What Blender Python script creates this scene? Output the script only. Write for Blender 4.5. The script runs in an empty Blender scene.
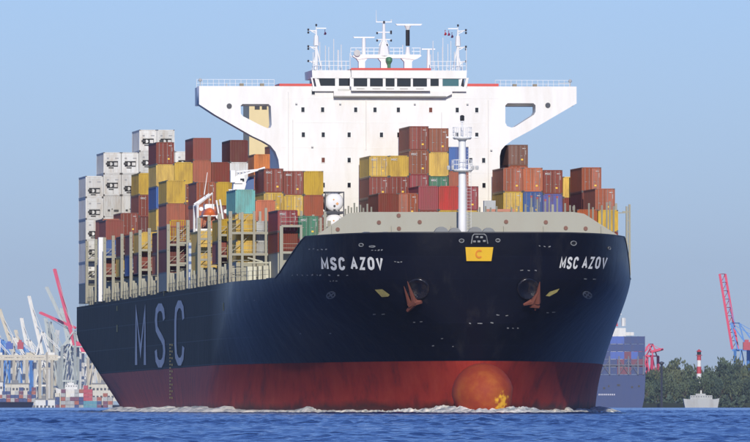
import bpy, bmesh, math, random
import numpy as np
from mathutils import Vector, Matrix, noise
R = math.radians
random.seed(7)
scene = bpy.context.scene
COL = scene.collection

# ------------------------------------------------------------------ camera
F = 12766.0          # focal length in units of 1/750 of the picture width
CAM_H = 1.2          # metres above the water: the photographer stands on the bank
YH = 399.5
cam = bpy.data.cameras.new('camera')
cam.sensor_width = 36.0
cam.lens = 36.0 * F / 750.0
cam.clip_start = 5.0
cam.clip_end = 60000.0
camo = bpy.data.objects.new('camera', cam)
COL.objects.link(camo)
camo.location = (0, 0, CAM_H)
camo.rotation_euler = (R(90) + math.atan((YH - 221) / F), 0, 0)
scene.camera = camo

# ------------------------------------------------------------------ sky and sun
SUN_EL, SUN_AZ = R(23), R(177.5)
w = bpy.data.worlds.new("World")
scene.world = w
w.use_nodes = True
nt = w.node_tree
bg = nt.nodes['Background']
sky = nt.nodes.new('ShaderNodeTexSky')
sky.sky_type = 'NISHITA'
sky.sun_disc = False
sky.sun_elevation = SUN_EL
sky.sun_rotation = SUN_AZ
sky.air_density = 1.0
sky.dust_density = 0.3
sky.ozone_density = 2.5
tint = nt.nodes.new('ShaderNodeMix')
tint.data_type = 'RGBA'; tint.blend_type = 'MULTIPLY'
tint.inputs[0].default_value = 1.0
tint.inputs[7].default_value = (0.525, 0.71, 1.34, 1)
nt.links.new(sky.outputs[0], tint.inputs[6])
nt.links.new(tint.outputs[2], bg.inputs[0])
bg.inputs[1].default_value = 0.097
sl = bpy.data.lights.new('sun', 'SUN')
sl.energy = 3.75
sl.angle = R(0.5)
sl.color = (1.0, 0.94, 0.83)
so = bpy.data.objects.new('sun', sl)
COL.objects.link(so)
SD = Vector((math.sin(SUN_AZ) * math.cos(SUN_EL), math.cos(SUN_AZ) * math.cos(SUN_EL), math.sin(SUN_EL)))
so.rotation_euler = SD.to_track_quat('Z', 'Y').to_euler()
so.location = (50, 0, 200)
scene.view_settings.view_transform = 'Standard'
scene.view_settings.look = 'None'
scene.view_settings.exposure = 0.0
scene.view_settings.gamma = 1.0
HAZE_DENSITY = 2.5e-5

# ------------------------------------------------------------------ materials
MATS = {}
def mat(name, col, rough=0.6, dirt=0.25, dirtcol=(0.10, 0.06, 0.035), scale=0.8, streak=True,
        metal=0.0, vary=0.0, bump=0.0, coat=0.0, spec=0.5, thresh=0.55):
    if name in MATS: return MATS[name]
    m = bpy.data.materials.new(name); m.use_nodes = True
    n = m.node_tree; L = n.links; b = n.nodes['Principled BSDF']
    b.inputs['Roughness'].default_value = rough
    b.inputs['Metallic'].default_value = metal
    b.inputs['Specular IOR Level'].default_value = spec
    b.inputs['Coat Weight'].default_value = coat
    b.inputs['Coat Roughness'].default_value = 0.2
    tc = n.nodes.new('ShaderNodeTexCoord')
    mp = n.nodes.new('ShaderNodeMapping')
    mp.inputs['Scale'].default_value = (1, 1, 0.22 if streak else 1)
    L.new(tc.outputs['Object'], mp.inputs[0])
    oi = n.nodes.new('ShaderNodeObjectInfo')
    off = n.nodes.new('ShaderNodeVectorMath'); off.operation = 'SCALE'
    off.inputs[0].default_value = (37, 53, 19)
    L.new(oi.outputs['Random'], off.inputs['Scale'])
    L.new(off.outputs[0], mp.inputs[1])
    ns = n.nodes.new('ShaderNodeTexNoise')
    ns.inputs['Scale'].default_value = scale
    ns.inputs['Detail'].default_value = 7
    ns.inputs['Roughness'].default_value = 0.65
    L.new(mp.outputs[0], ns.inputs[0])
    rp = n.nodes.new('ShaderNodeMapRange')
    rp.inputs[1].default_value = thresh - 0.08
    rp.inputs[2].default_value = thresh + 0.22
    rp.inputs[3].default_value = 0
    rp.inputs[4].default_value = dirt
    L.new(ns.outputs[0], rp.inputs[0])
    mx = n.nodes.new('ShaderNodeMix'); mx.data_type = 'RGBA'
    mx.inputs[6].default_value = (*col, 1)
    mx.inputs[7].default_value = (*dirtcol, 1)
    L.new(rp.outputs[0], mx.inputs[0])
    out = mx.outputs[2]
    if vary:
        hs = n.nodes.new('ShaderNodeHueSaturation')
        v = n.nodes.new('ShaderNodeMapRange')
        v.inputs[3].default_value = 1 - vary; v.inputs[4].default_value = 1 + vary
        L.new(oi.outputs['Random'], v.inputs[0]); L.new(v.outputs[0], hs.inputs['Value'])
        v2 = n.nodes.new('ShaderNodeMapRange')
        v2.inputs[3].default_value = 1.0; v2.inputs[4].default_value = 1 - vary * 0.8
        L.new(oi.outputs['Random'], v2.inputs[0]); L.new(v2.outputs[0], hs.inputs['Saturation'])
        L.new(out, hs.inputs['Color']); out = hs.outputs[0]
    L.new(out, b.inputs['Base Color'])
    if bump:
        bp = n.nodes.new('ShaderNodeBump'); bp.inputs['Strength'].default_value = bump
        bp.inputs['Distance'].default_value = 0.1
        L.new(ns.outputs[0], bp.inputs['Height']); L.new(bp.outputs[0], b.inputs['Normal'])
    MATS[name] = m
    return m

CC = {  # container paints
 'R': ('dark red', (0.215, 0.032, 0.013)), 'D': ('deep maroon', (0.125, 0.020, 0.013)),
 'O': ('brick red', (0.33, 0.068, 0.016)), 'OR': ('orange red', (0.46, 0.10, 0.018)),
 'N': ('rust brown', (0.25, 0.066, 0.020)), 'Y': ('ochre yellow', (0.55, 0.345, 0.012)),
 'YB': ('bright yellow', (0.72, 0.45, 0.03)),
 'B': ('blue', (0.035, 0.11, 0.33)), 'T': ('turquoise', (0.14, 0.42, 0.38)),
 'G': ('green', (0.035, 0.17, 0.09)), 'BR': ('bright red', (0.52, 0.035, 0.022)),
 'C': ('crimson', (0.25, 0.022, 0.026)), 'W': ('white', (0.62, 0.62, 0.58)),
 'GY': ('pale grey', (0.42, 0.43, 0.41)), 'DB': ('dark brown', (0.17, 0.075, 0.045)),
 'ORG': ('orange', (0.66, 0.20, 0.03)), 'P': ('violet blue', (0.08, 0.09, 0.34)),
}
for k, (nm, c) in CC.items():
    mat('paint_' + k, c, 0.5, 0.62, (0.15, 0.07, 0.035) if k not in 'W' else (0.36, 0.27, 0.17), 1.3, vary=0.18, spec=0.22, thresh=.52, bump=.25)
WHITE = mat('white_paint', (0.79, 0.775, 0.74), 0.45, 0.34, (0.50, 0.42, 0.30), 0.45, thresh=0.54)
WHITE2 = mat('white_mast_paint', (0.80, 0.80, 0.78), 0.45, 0.25, (0.5, 0.4, 0.3), 0.8)
BEIGE = mat('deck_grey_paint', (0.31, 0.30, 0.225), 0.6, 0.5, (0.26, 0.19, 0.12), 0.8)
BEIGE2 = mat('breakwater_paint', (0.31, 0.30, 0.235), 0.6, 0.35, (0.27, 0.22, 0.16), 0.35)
BLACK = mat('black_part', (0.012, 0.012, 0.013), 0.5, 0.2)
DARK = mat('dark_frame_paint', (0.04, 0.045, 0.06), 0.5, 0.3)
REDTRIM = mat('red_trim', (0.62, 0.05, 0.035), 0.5, 0.15)
CREAM = mat('cream_paint', (0.70, 0.56, 0.28), 0.5, 0.2, (0.4, 0.3, 0.15), 0.6)
RUST = mat('rust_primer', (0.16, 0.045, 0.025), 0.8, 0.6, (0.12, 0.04, 0.02), 1.5, bump=0.3)
YEL = mat('yellow_paint', (0.80, 0.48, 0.02), 0.5, 0.25, (0.5, 0.25, 0.05), 1.2)
ORG = mat('orange_emblem', (0.75, 0.25, 0.02), 0.5, 0.1)
LETTER = mat('letter_paint', (0.72, 0.72, 0.68), 0.6, 0.5, (0.30, 0.30, 0.28), 2.5)
LETTER2 = mat('side_letter_paint', (0.62, 0.63, 0.62), 0.6, 0.6, (0.10, 0.12, 0.16), 0.9)
MARK = mat('mark_paint', (0.30, 0.31, 0.30), 0.7, 0.7, (0.06, 0.06, 0.07), 3.0, thresh=0.45)
MARKY = mat('mark_yellow', (0.45, 0.38, 0.12), 0.7, 0.6, (0.12, 0.1, 0.06), 3.0)
GLASS = mat('bridge_glass', (0.012, 0.014, 0.016), 0.08, 0.0)
GLASS2 = mat('bridge_glass_green', (0.05, 0.14, 0.15), 0.08, 0.0)
GRN = mat('green_paint', (0.06, 0.20, 0.10), 0.5, 0.2)
ORANGEB = mat('orange_grp', (0.80, 0.17, 0.04), 0.4, 0.2)
BLUEP = mat('blue_paint', (0.05, 0.12, 0.32), 0.5, 0.3)

def hull_material():
    m = bpy.data.materials.new('hull_navy'); m.use_nodes = True
    n = m.node_tree; L = n.links; b = n.nodes['Principled BSDF']
    tc = n.nodes.new('ShaderNodeTexCoord')
    sp = n.nodes.new('ShaderNodeSeparateXYZ'); L.new(tc.outputs['Object'], sp.inputs[0])
    cb = n.nodes.new('ShaderNodeCombineXYZ')
    L.new(sp.outputs['Y'], cb.inputs[0]); L.new(sp.outputs['Z'], cb.inputs[1])
    br = n.nodes.new('ShaderNodeTexBrick')
    br.inputs['Scale'].default_value = 1.0
    br.inputs['Brick Width'].default_value = 14.0
    br.inputs['Row Height'].default_value = 3.05
    br.inputs['Mortar Size'].default_value = 0.07
    br.inputs['Mortar Smooth'].default_value = 0.6
    br.inputs['Color1'].default_value = (0.020, 0.025, 0.025, 1)
    br.inputs['Color2'].default_value = (0.026, 0.031, 0.031, 1)
    br.inputs['Mortar'].default_value = (0.060, 0.078, 0.095, 1)
    L.new(cb.outputs[0], br.inputs[0])
    # paint: deeper navy forward, blending to a lighter grey along the ship's side
    mr = n.nodes.new('ShaderNodeMapRange')
    mr.inputs[1].default_value = 38; mr.inputs[2].default_value = 90
    L.new(sp.outputs['Y'], mr.inputs[0])
    mx = n.nodes.new('ShaderNodeMix'); mx.data_type = 'RGBA'
    b2 = n.nodes.new('ShaderNodeTexBrick'); b2.inputs['Scale'].default_value = 1.0
    b2.inputs['Brick Width'].default_value = 9.0; b2.inputs['Row Height'].default_value = 2.6
    b2.inputs['Mortar Size'].default_value = 0.035; b2.inputs['Mortar Smooth'].default_value = 1.0
    b2.inputs['Color1'].default_value = (0.0032, 0.004, 0.010, 1); b2.inputs['Color2'].default_value = (0.0052, 0.006, 0.014, 1)
    b2.inputs['Mortar'].default_value = (0.009, 0.011, 0.022, 1)
    L.new(cb.outputs[0], b2.inputs[0]); L.new(b2.outputs[0], mx.inputs[6])
    L.new(br.outputs[0], mx.inputs[7]); L.new(mr.outputs[0], mx.inputs[0])
    ns = n.nodes.new('ShaderNodeTexNoise'); ns.inputs['Scale'].default_value = 0.5
    ns.inputs['Detail'].default_value = 8; ns.inputs['Roughness'].default_value = 0.7
    mp = n.nodes.new('ShaderNodeMapping'); mp.inputs['Scale'].default_value = (1, 1, 0.16)
    L.new(tc.outputs['Object'], mp.inputs[0]); L.new(mp.outputs[0], ns.inputs[0])
    r2 = n.nodes.new('ShaderNodeMapRange'); r2.inputs[1].default_value = .55; r2.inputs[2].default_value = .8
    r2.inputs[4].default_value = 0.30
    L.new(ns.outputs[0], r2.inputs[0])
    m2 = n.nodes.new('ShaderNodeMix'); m2.data_type = 'RGBA'
    L.new(mx.outputs[2], m2.inputs[6]); m2.inputs[7].default_value = (0.07, 0.065, 0.06, 1)
    L.new(r2.outputs[0], m2.inputs[0])
    # thin rust runs
    mp3 = n.nodes.new('ShaderNodeMapping'); mp3.inputs['Scale'].default_value = (1.5, 0.10, 1)
    L.new(tc.outputs['UV'], mp3.inputs[0])
    n3 = n.nodes.new('ShaderNodeTexNoise'); n3.inputs['Scale'].default_value = 1.0; n3.inputs['Detail'].default_value = 5
    L.new(mp3.outputs[0], n3.inputs[0])
    r3 = n.nodes.new('ShaderNodeMapRange'); r3.inputs[1].default_value = .66; r3.inputs[2].default_value = .80; r3.inputs[4].default_value = .4
    L.new(n3.outputs[0], r3.inputs[0])
    m3 = n.nodes.new('ShaderNodeMix'); m3.data_type = 'RGBA'; L.new(r3.outputs[0], m3.inputs[0])
    L.new(m2.outputs[2], m3.inputs[6]); m3.inputs[7].default_value = (0.055, 0.035, 0.025, 1)
    L.new(m3.outputs[2], b.inputs['Base Color'])
    b.inputs['Roughness'].default_value = 0.3
    sr = n.nodes.new('ShaderNodeMapRange'); sr.inputs[3].default_value = .13; sr.inputs[4].default_value = .035
    sr.inputs[1].default_value = 60; sr.inputs[2].default_value = 88
    L.new(sp.outputs['Y'], sr.inputs[0]); L.new(sr.outputs[0], b.inputs['Specular IOR Level'])
    rr_ = n.nodes.new('ShaderNodeMapRange'); rr_.inputs[3].default_value = .3; rr_.inputs[4].default_value = .55
    rr_.inputs[1].default_value = 60; rr_.inputs[2].default_value = 88
    L.new(sp.outputs['Y'], rr_.inputs[0]); L.new(rr_.outputs[0], b.inputs['Roughness'])
    n2 = n.nodes.new('ShaderNodeTexNoise'); n2.inputs['Scale'].default_value = 0.35; n2.inputs['Detail'].default_value = 3
    L.new(tc.outputs['Object'], n2.inputs[0])
    bp = n.nodes.new('ShaderNodeBump'); bp.inputs['Strength'].default_value = 0.5; bp.inputs['Distance'].default_value = 0.16
    L.new(n2.outputs[0], bp.inputs['Height']); L.new(bp.outputs[0], b.inputs['Normal'])
    return m
def red_material():
    m = bpy.data.materials.new('hull_red'); m.use_nodes = True
    n = m.node_tree; L = n.links; b = n.nodes['Principled BSDF']
    tc = n.nodes.new('ShaderNodeTexCoord')
    mp = n.nodes.new('ShaderNodeMapping'); mp.inputs['Scale'].default_value = (0.75, 0.35, 1)
    L.new(tc.outputs['UV'], mp.inputs[0])
    ns = n.nodes.new('ShaderNodeTexNoise'); ns.inputs['Scale'].default_value = 0.55
    ns.inputs['Detail'].default_value = 9; ns.inputs['Roughness'].default_value = 0.68
    L.new(mp.outputs[0], ns.inputs[0])
    cr = n.nodes.new('ShaderNodeValToRGB')
    e = cr.color_ramp.elements
    e[0].position = 0.30; e[0].color = (0.14, 0.026, 0.022, 1)
    e[1].position = 0.80; e[1].color = (0.46, 0.20, 0.10, 1)
    x = e.new(0.48); x.color = (0.36, 0.036, 0.022, 1)
    x = e.new(0.66); x.color = (0.42, 0.055, 0.030, 1)
    L.new(ns.outputs[0], cr.inputs[0])
    sp = n.nodes.new('ShaderNodeSeparateXYZ'); L.new(tc.outputs['Object'], sp.inputs[0])
    # weed and wet scum line near the water
    n3 = n.nodes.new('ShaderNodeTexNoise'); n3.inputs['Scale'].default_value = 0.4; n3.inputs['Detail'].default_value = 6
    L.new(tc.outputs['Object'], n3.inputs[0])
    ad = n.nodes.new('ShaderNodeMath'); ad.operation = 'MULTIPLY_ADD'
    L.new(n3.outputs[0], ad.inputs[0]); ad.inputs[1].default_value = 1.6; L.new(sp.outputs['Z'], ad.inputs[2])
    mr = n.nodes.new('ShaderNodeMapRange'); mr.inputs[1].default_value = 1.35; mr.inputs[2].default_value = 2.2
    mr.inputs[3].default_value = 0.85; mr.inputs[4].default_value = 0.0
    L.new(ad.outputs[0], mr.inputs[0])
    mx = n.nodes.new('ShaderNodeMix'); mx.data_type = 'RGBA'
    L.new(cr.outputs[0], mx.inputs[6]); mx.inputs[7].default_value = (0.045, 0.022, 0.018, 1)
    L.new(mr.outputs[0], mx.inputs[0])
    L.new(mx.outputs[2], b.inputs['Base Color'])
    b.inputs['Roughness'].default_value = 0.55
    b.inputs['Specular IOR Level'].default_value = 0.16
    return m
def bulb_material():
    m = bpy.data.materials.new('bulb_orange'); m.use_nodes = True
    n = m.node_tree; L = n.links; b = n.nodes['Principled BSDF']
    tc = n.nodes.new('ShaderNodeTexCoord')
    ns = n.nodes.new('ShaderNodeTexNoise'); ns.inputs['Scale'].default_value = 0.42
    ns.inputs['Detail'].default_value = 9; ns.inputs['Roughness'].default_value = 0.7
    L.new(tc.outputs['Object'], ns.inputs[0])
    cr = n.nodes.new('ShaderNodeValToRGB'); e = cr.color_ramp.elements
    e[0].position = .34; e[0].color = (0.26, 0.035, 0.016, 1)
    e[1].position = .78; e[1].color = (0.42, 0.14, 0.025, 1)
    x = e.new(.48); x.color = (0.31, 0.052, 0.016, 1)
    x = e.new(.60); x.color = (0.36, 0.082, 0.018, 1)
    L.new(ns.outputs[0], cr.inputs[0])
    # a ragged bright yellow patch low on one side
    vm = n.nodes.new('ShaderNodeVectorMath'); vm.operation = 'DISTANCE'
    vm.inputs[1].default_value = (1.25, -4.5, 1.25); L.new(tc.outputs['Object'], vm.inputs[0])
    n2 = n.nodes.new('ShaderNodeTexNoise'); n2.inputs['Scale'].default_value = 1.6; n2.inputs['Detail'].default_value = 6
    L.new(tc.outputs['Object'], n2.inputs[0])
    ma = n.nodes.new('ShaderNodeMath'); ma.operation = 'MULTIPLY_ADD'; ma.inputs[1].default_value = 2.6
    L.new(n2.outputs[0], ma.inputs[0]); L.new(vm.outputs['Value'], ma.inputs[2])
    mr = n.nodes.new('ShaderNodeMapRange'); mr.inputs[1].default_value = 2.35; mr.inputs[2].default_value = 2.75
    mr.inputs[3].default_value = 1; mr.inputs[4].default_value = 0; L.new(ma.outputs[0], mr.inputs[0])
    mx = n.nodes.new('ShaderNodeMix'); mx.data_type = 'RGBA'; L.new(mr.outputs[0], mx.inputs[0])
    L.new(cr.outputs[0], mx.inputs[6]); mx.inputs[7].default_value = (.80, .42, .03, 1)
    sp = n.nodes.new('ShaderNodeSeparateXYZ'); L.new(tc.outputs['Object'], sp.inputs[0])
    a1 = n.nodes.new('ShaderNodeMath'); a1.operation = 'MULTIPLY_ADD'; a1.inputs[1].default_value = 2.4
    L.new(n2.outputs[0], a1.inputs[0]); L.new(sp.outputs['Y'], a1.inputs[2])
    m1 = n.nodes.new('ShaderNodeMapRange'); m1.inputs[1].default_value = -3.9; m1.inputs[2].default_value = 0.4
    L.new(a1.outputs[0], m1.inputs[0])
    m2 = n.nodes.new('ShaderNodeMix'); m2.data_type = 'RGBA'; L.new(m1.outputs[0], m2.inputs[0])
    L.new(mx.outputs[2], m2.inputs[6]); m2.inputs[7].default_value = (0.34, 0.036, 0.022, 1)
    L.new(m2.outputs[2], b.inputs['Base Color'])
    b.inputs['Roughness'].default_value = 0.7
    b.inputs['Specular IOR Level'].default_value = 0.2
    return m
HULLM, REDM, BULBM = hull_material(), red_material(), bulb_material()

def water_material():
    m = bpy.data.materials.new('river_water'); m.use_nodes = True
    n = m.node_tree; L = n.links; b = n.nodes['Principled BSDF']
    b.inputs['Base Color'].default_value = (0.012, 0.040, 0.135, 1)
    b.inputs['Roughness'].default_value = 0.16
    b.inputs['IOR'].default_value = 1.33
    tc = n.nodes.new('ShaderNodeTexCoord')
    ns = n.nodes.new('ShaderNodeTexNoise'); ns.inputs['Scale'].default_value = 4.5
    ns.inputs['Detail'].default_value = 6
    L.new(tc.outputs['Object'], ns.inputs[0])
    bp = n.nodes.new('ShaderNodeBump'); bp.inputs['Strength'].default_value = 0.7; bp.inputs['Distance'].default_value = 0.12
    L.new(ns.outputs[0], bp.inputs['Height']); L.new(bp.outputs[0], b.inputs['Normal'])
    return m
def foam_material():
    m = bpy.data.materials.new('foam'); m.use_nodes = True
    n = m.node_tree; L = n.links; b = n.nodes['Principled BSDF']
    tc = n.nodes.new('ShaderNodeTexCoord')
    ns = n.nodes.new('ShaderNodeTexNoise'); ns.inputs['Scale'].default_value = 1.3; ns.inputs['Detail'].default_value = 8
    L.new(tc.outputs['Object'], ns.inputs[0])
    cr = n.nodes.new('ShaderNodeValToRGB'); e = cr.color_ramp.elements
    e[0].position = .36; e[0].color = (0.30, 0.34, 0.34, 1)
    e[1].position = .60; e[1].color = (0.85, 0.82, 0.72, 1)
    L.new(ns.outputs[0], cr.inputs[0]); L.new(cr.outputs[0], b.inputs['Base Color'])
    b.inputs['Roughness'].default_value = 0.9
    bp = n.nodes.new('ShaderNodeBump'); bp.inputs['Distance'].default_value = 0.3
    L.new(ns.outputs[0], bp.inputs['Height']); L.new(bp.outputs[0], b.inputs['Normal'])
    return m
WATER, FOAM = water_material(), foam_material()

# ------------------------------------------------------------------ mesh helpers
class MB:
    def __init__(s): s.v = []; s.f = []; s.mi = []; s.cur = 0; s.smooth = False
    def quad(s, a, b, c, d): 
        i = len(s.v); s.v += [a, b, c, d]; s.f.append((i, i+1, i+2, i+3)); s.mi.append(s.cur)
    def box(s, x0, x1, y0, y1, z0, z1):
        i = len(s.v)
        s.v += [(x0,y0,z0),(x1,y0,z0),(x1,y1,z0),(x0,y1,z0),(x0,y0,z1),(x1,y0,z1),(x1,y1,z1),(x0,y1,z1)]
        for f in ((0,3,2,1),(4,5,6,7),(0,1,5,4),(1,2,6,5),(2,3,7,6),(3,0,4,7)):
            s.f.append(tuple(i+k for k in f)); s.mi.append(s.cur)
        return s
    def bar(s, p, q, r, n=6, r2=None, caps=True):
        p = Vector(p); q = Vector(q); d = q - p
        if d.length < 1e-6: return s
        r2 = r if r2 is None else r2
        d.normalize()
        u = d.orthogonal().normalized() if abs(d.z) > .99 else d.cross(Vector((0,0,1))).normalized()
        v = d.cross(u)
        i = len(s.v); off = math.pi/4 if n == 4 else 0
        for (c, rr) in ((p, r), (q, r2)):
            for k in range(n):
                t = 2*math.pi*k/n + off
                s.v.append(tuple(c + u*math.cos(t)*rr + v*math.sin(t)*rr))
        for k in range(n):
            s.f.append((i+k, i+(k+1)%n, i+n+(k+1)%n, i+n+k)); s.mi.append(s.cur)
        if caps:
            s.f.append(tuple(i+k for k in reversed(range(n)))); s.mi.append(s.cur)
            s.f.append(tuple(i+n+k for k in range(n))); s.mi.append(s.cur)
        return s
    def prism(s, pts, axis, d0, d1):
        """pts: 2D outline; axis 'y' -> (x,z) outline pushed along y; 'z' -> (x,y); 'x' -> (y,z)"""
        def m(p, d):
            return (p[0], d, p[1]) if axis == 'y' else ((p[0], p[1], d) if axis == 'z' else (d, p[0], p[1]))
        i = len(s.v); n = len(pts)
        s.v += [m(p, d0) for p in pts] + [m(p, d1) for p in pts]
        s.f.append(tuple(i+k for k in range(n))); s.mi.append(s.cur)
        s.f.append(tuple(i+n+k for k in reversed(range(n)))); s.mi.append(s.cur)
        for k in range(n):
            s.f.append((i+k, i+n+k, i+n+(k+1)%n, i+(k+1)%n)); s.mi.append(s.cur)
        return s
    def lathe(s, c, prof, n=12, axis='z'):
        i = len(s.v); m = len(prof)
        for (r, h) in prof:
            for k in range(n):
                t = 2*math.pi*k/n; a, b = r*math.cos(t), r*math.sin(t)
                if axis == 'z': s.v.append((c[0]+a, c[1]+b, c[2]+h))
                else: s.v.append((c[0]+a, c[1]+h, c[2]+b))
        for j in range(m-1):
            for k in range(n):
                s.f.append((i+j*n+k, i+j*n+(k+1)%n, i+(j+1)*n+(k+1)%n, i+(j+1)*n+k)); s.mi.append(s.cur)
        s.f.append(tuple(i+k for k in reversed(range(n)))); s.mi.append(s.cur)
        s.f.append(tuple(i+(m-1)*n+k for k in range(n))); s.mi.append(s.cur)
        return s
    def mesh(s, name, mats, smooth=False, weld=False):
        me = bpy.data.meshes.new(name)
        me.from_pydata([tuple(v) for v in s.v], [], s.f)
        if not isinstance(mats, (list, tuple)): mats = [mats]
        for m in mats: me.materials.append(m)
        if len(mats) > 1: me.polygons.foreach_set('material_index', s.mi)
        bm = bmesh.new(); bm.from_mesh(me)
        if weld: bmesh.ops.remove_doubles(bm, verts=bm.verts, dist=1e-4)
        bmesh.ops.recalc_face_normals(bm, faces=bm.faces)
        bm.to_mesh(me); bm.free()
        if smooth:
            for p in me.polygons: p.use_smooth = True
        me.update()
        return me
    def build_each(s, name, mats, parent=None, smooth=False, per=1):
        '''every piece of the list becomes an object of its own'''
        par = list(range(len(s.v)))
        def find(i):
            while par[i] != i: par[i] = par[par[i]]; i = par[i]
            return i
        for f in s.f:
            for k in f[1:]: par[find(k)] = find(f[0])
        groups = {}
        for fi, f in enumerate(s.f): groups.setdefault(find(f[0]), []).append(fi)
        out = []; lst = list(groups.values())
        for g in range(0, len(lst), per):
            m = MB(); mp = {}
            for fl in lst[g:g+per]:
                for fi in fl:
                    ff = []
                    for k in s.f[fi]:
                        if k not in mp: mp[k] = len(m.v); m.v.append(s.v[k])
                        ff.append(mp[k])
                    m.f.append(tuple(ff)); m.mi.append(s.mi[fi])
            out.append(m.build(name, mats, parent, smooth))
        return out
    def build(s, name, mats, parent=None, smooth=False, weld=False):
        return link(name, s.mesh(name, mats, smooth, weld), parent)

def link(name, me, parent=None):
    o = bpy.data.objects.new(name, me); COL.objects.link(o)
    if parent is not None: o.parent = parent
    return o
def tag(o, label=None, cat=None, group=None, kind=None):
    if label: o['label'] = label
    if cat: o['category'] = cat
    if group: o['group'] = group
    if kind: o['kind'] = kind
    return o
def empty(name, matrix=None):
    o = bpy.data.objects.new(name, None); COL.objects.link(o)
    o.empty_display_size = 1.0
    if matrix is not None: o.matrix_world = matrix
    return o
def curve_poly(loops, depth):
    """filled 2D outline with holes, pushed to a solid; returns mesh in (x,z), thickness along y"""
    cu = bpy.data.curves.new('outline', 'CURVE'); cu.dimensions = '2D'; cu.fill_mode = 'BOTH'; cu.extrude = depth/2
    for lp in loops:
        sp = cu.splines.new('POLY'); sp.points.add(len(lp)-1); sp.use_cyclic_u = True
        for p, q in zip(sp.points, lp): p.co = (q[0], q[1], 0, 1)
    o = bpy.data.objects.new('outline', cu); COL.objects.link(o)
    dg = bpy.context.evaluated_depsgraph_get()
    me = bpy.data.meshes.new_from_object(o.evaluated_get(dg))
    bpy.data.objects.remove(o); bpy.data.curves.remove(cu)
    me.materials.clear()
    me.transform(Matrix.Rotation(R(90), 4, 'X'))
    return me
def text_mesh(txt, bold=0.02, extrude=0.0, cuts=1):
    cu = bpy.data.curves.new('writing', 'FONT'); cu.body = txt; cu.size = 1; cu.offset = bold; cu.extrude = extrude
    cu.resolution_u = 4
    o = bpy.data.objects.new('writing', cu); COL.objects.link(o)
    dg = bpy.context.evaluated_depsgraph_get()
    me = bpy.data.meshes.new_from_object(o.evaluated_get(dg))
    bpy.data.objects.remove(o); bpy.data.curves.remove(cu)
    me.materials.clear()
    xs = [v.co.x for v in me.vertices]; ys = [v.co.y for v in me.vertices]
    x0, x1, y0, y1 = min(xs), max(xs), min(ys), max(ys)
    for v in me.vertices:
        v.co.x = (v.co.x-x0)/(x1-x0); v.co.y = (v.co.y-y0)/(y1-y0)
    return me

# ------------------------------------------------------------------ the ship's own frame
# x = to starboard/port across the ship (+ is the ship's port side), y = metres aft of the bow, z = up from the waterline
D0 = 1500.0; X0 = 12.46; SIN = 0.102; TH = math.asin(SIN); TRIM = 0.0042
SHIP = Matrix.Translation((X0, D0, -0.16)) @ Matrix.Rotation(TH, 4, 'Z') @ Matrix.Rotation(-TRIM, 4, 'X')
def sc(s): return F/(D0+s)
def axy(x, y, s):
    """survey: photo reading at a known distance aft -> ship coordinates"""
    k = sc(s)
    return ((x-375)/k - X0 + SIN*s, CAM_H + (YH-y)/k + TRIM*s + 0.16)
def ax(x, s): return axy(x, 0, s)[0]
def az(y, s): return axy(0, y, s)[1]
def px(s, a): return 375 + sc(s)*(X0 - SIN*s + a)

B = 24.1
def ztop(s):
    if s < 19: return 21.0 - 0.25*s/19*1.0
    if s < 30: return 20.75 + (16.0-20.75)*(s-19)/11
    return 16.0 - 0.4*(s-30)/270
def shape(z):
    t = max(0.0, min(1.0, z/16.6))**1.22
    g = 3*t*t-2*t*t*t
    g2 = max(0.0, min(1.0, z/21.0))
    s0 = 9.0*(1-g2)**1.3
    Lf = 85*(1-g) + 58*g
    p = 1.55*(1-g) + 1.35*g
    q = 0.68*(1-g) + 0.24*g
    return s0, Lf, p, q
def hull_u(u, z):
    s0, Lf, p, q = shape(z)
    s = s0 + u*Lf
    w_ = B*max(0.0, (1-(1-min(u, 1))**p))**q
    return s, w_
def aft(s, z):
    s1 = 208 + 7.6*max(z, -1)
    if s <= s1: return B
    return max(3.0, B - 0.0042*(s-s1)**2)
def ship_parts():
    root = empty('container_ship', SHIP)
    tag(root, 'large dark navy container ship with red bottom coming head on under a white bridge', 'container ship')
    return root
ship = ship_parts()

def hull_surface():
    zl = [-3, -1.2, 0, 0.8, 1.6, 2.5, 3.4, 4.3, 5.15, 5.95, 6.8, 7.8, 8.8, 9.8, 10.8, 11.8, 12.8, 13.7, 14.5, 15.1, 15.5]
    top = [0.2, .45, .7, 1.0]
    us = [(i/54)**3.0 for i in range(55)]
    red_rows = zl.index(5.95)
    rows = []
    for zi in zl + top:
        row = []
        for u in us:
            z = zi
            if zi in top:
                s, w_ = hull_u(u, 16)
                z = 15.5 + (ztop(s)-15.5)*zi
            s, w_ = hull_u(u, z)
            row.append((s, w_, z))
        sL = row[-1][0]
        zz = zi if zi not in top else 15.5
        s1 = 208 + 7.6*max(zz, -1)
        s1 = min(s1, 296)
        for k in range(1, 9):
            s = sL + (s1-sL)*k/8
            z = zi if zi not in top else 15.5 + (ztop(s)-15.5)*zi
            row.append((s, B, z))
        for k in range(1, 15):
            s = s1 + (298-s1)*k/14
            z = zi if zi not in top else 15.5 + (ztop(s)-15.5)*zi
            row.append((s, aft(s, zz), z))
        rows.append(row)
    return rows, red_rows
rows, RR = hull_surface()
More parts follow.
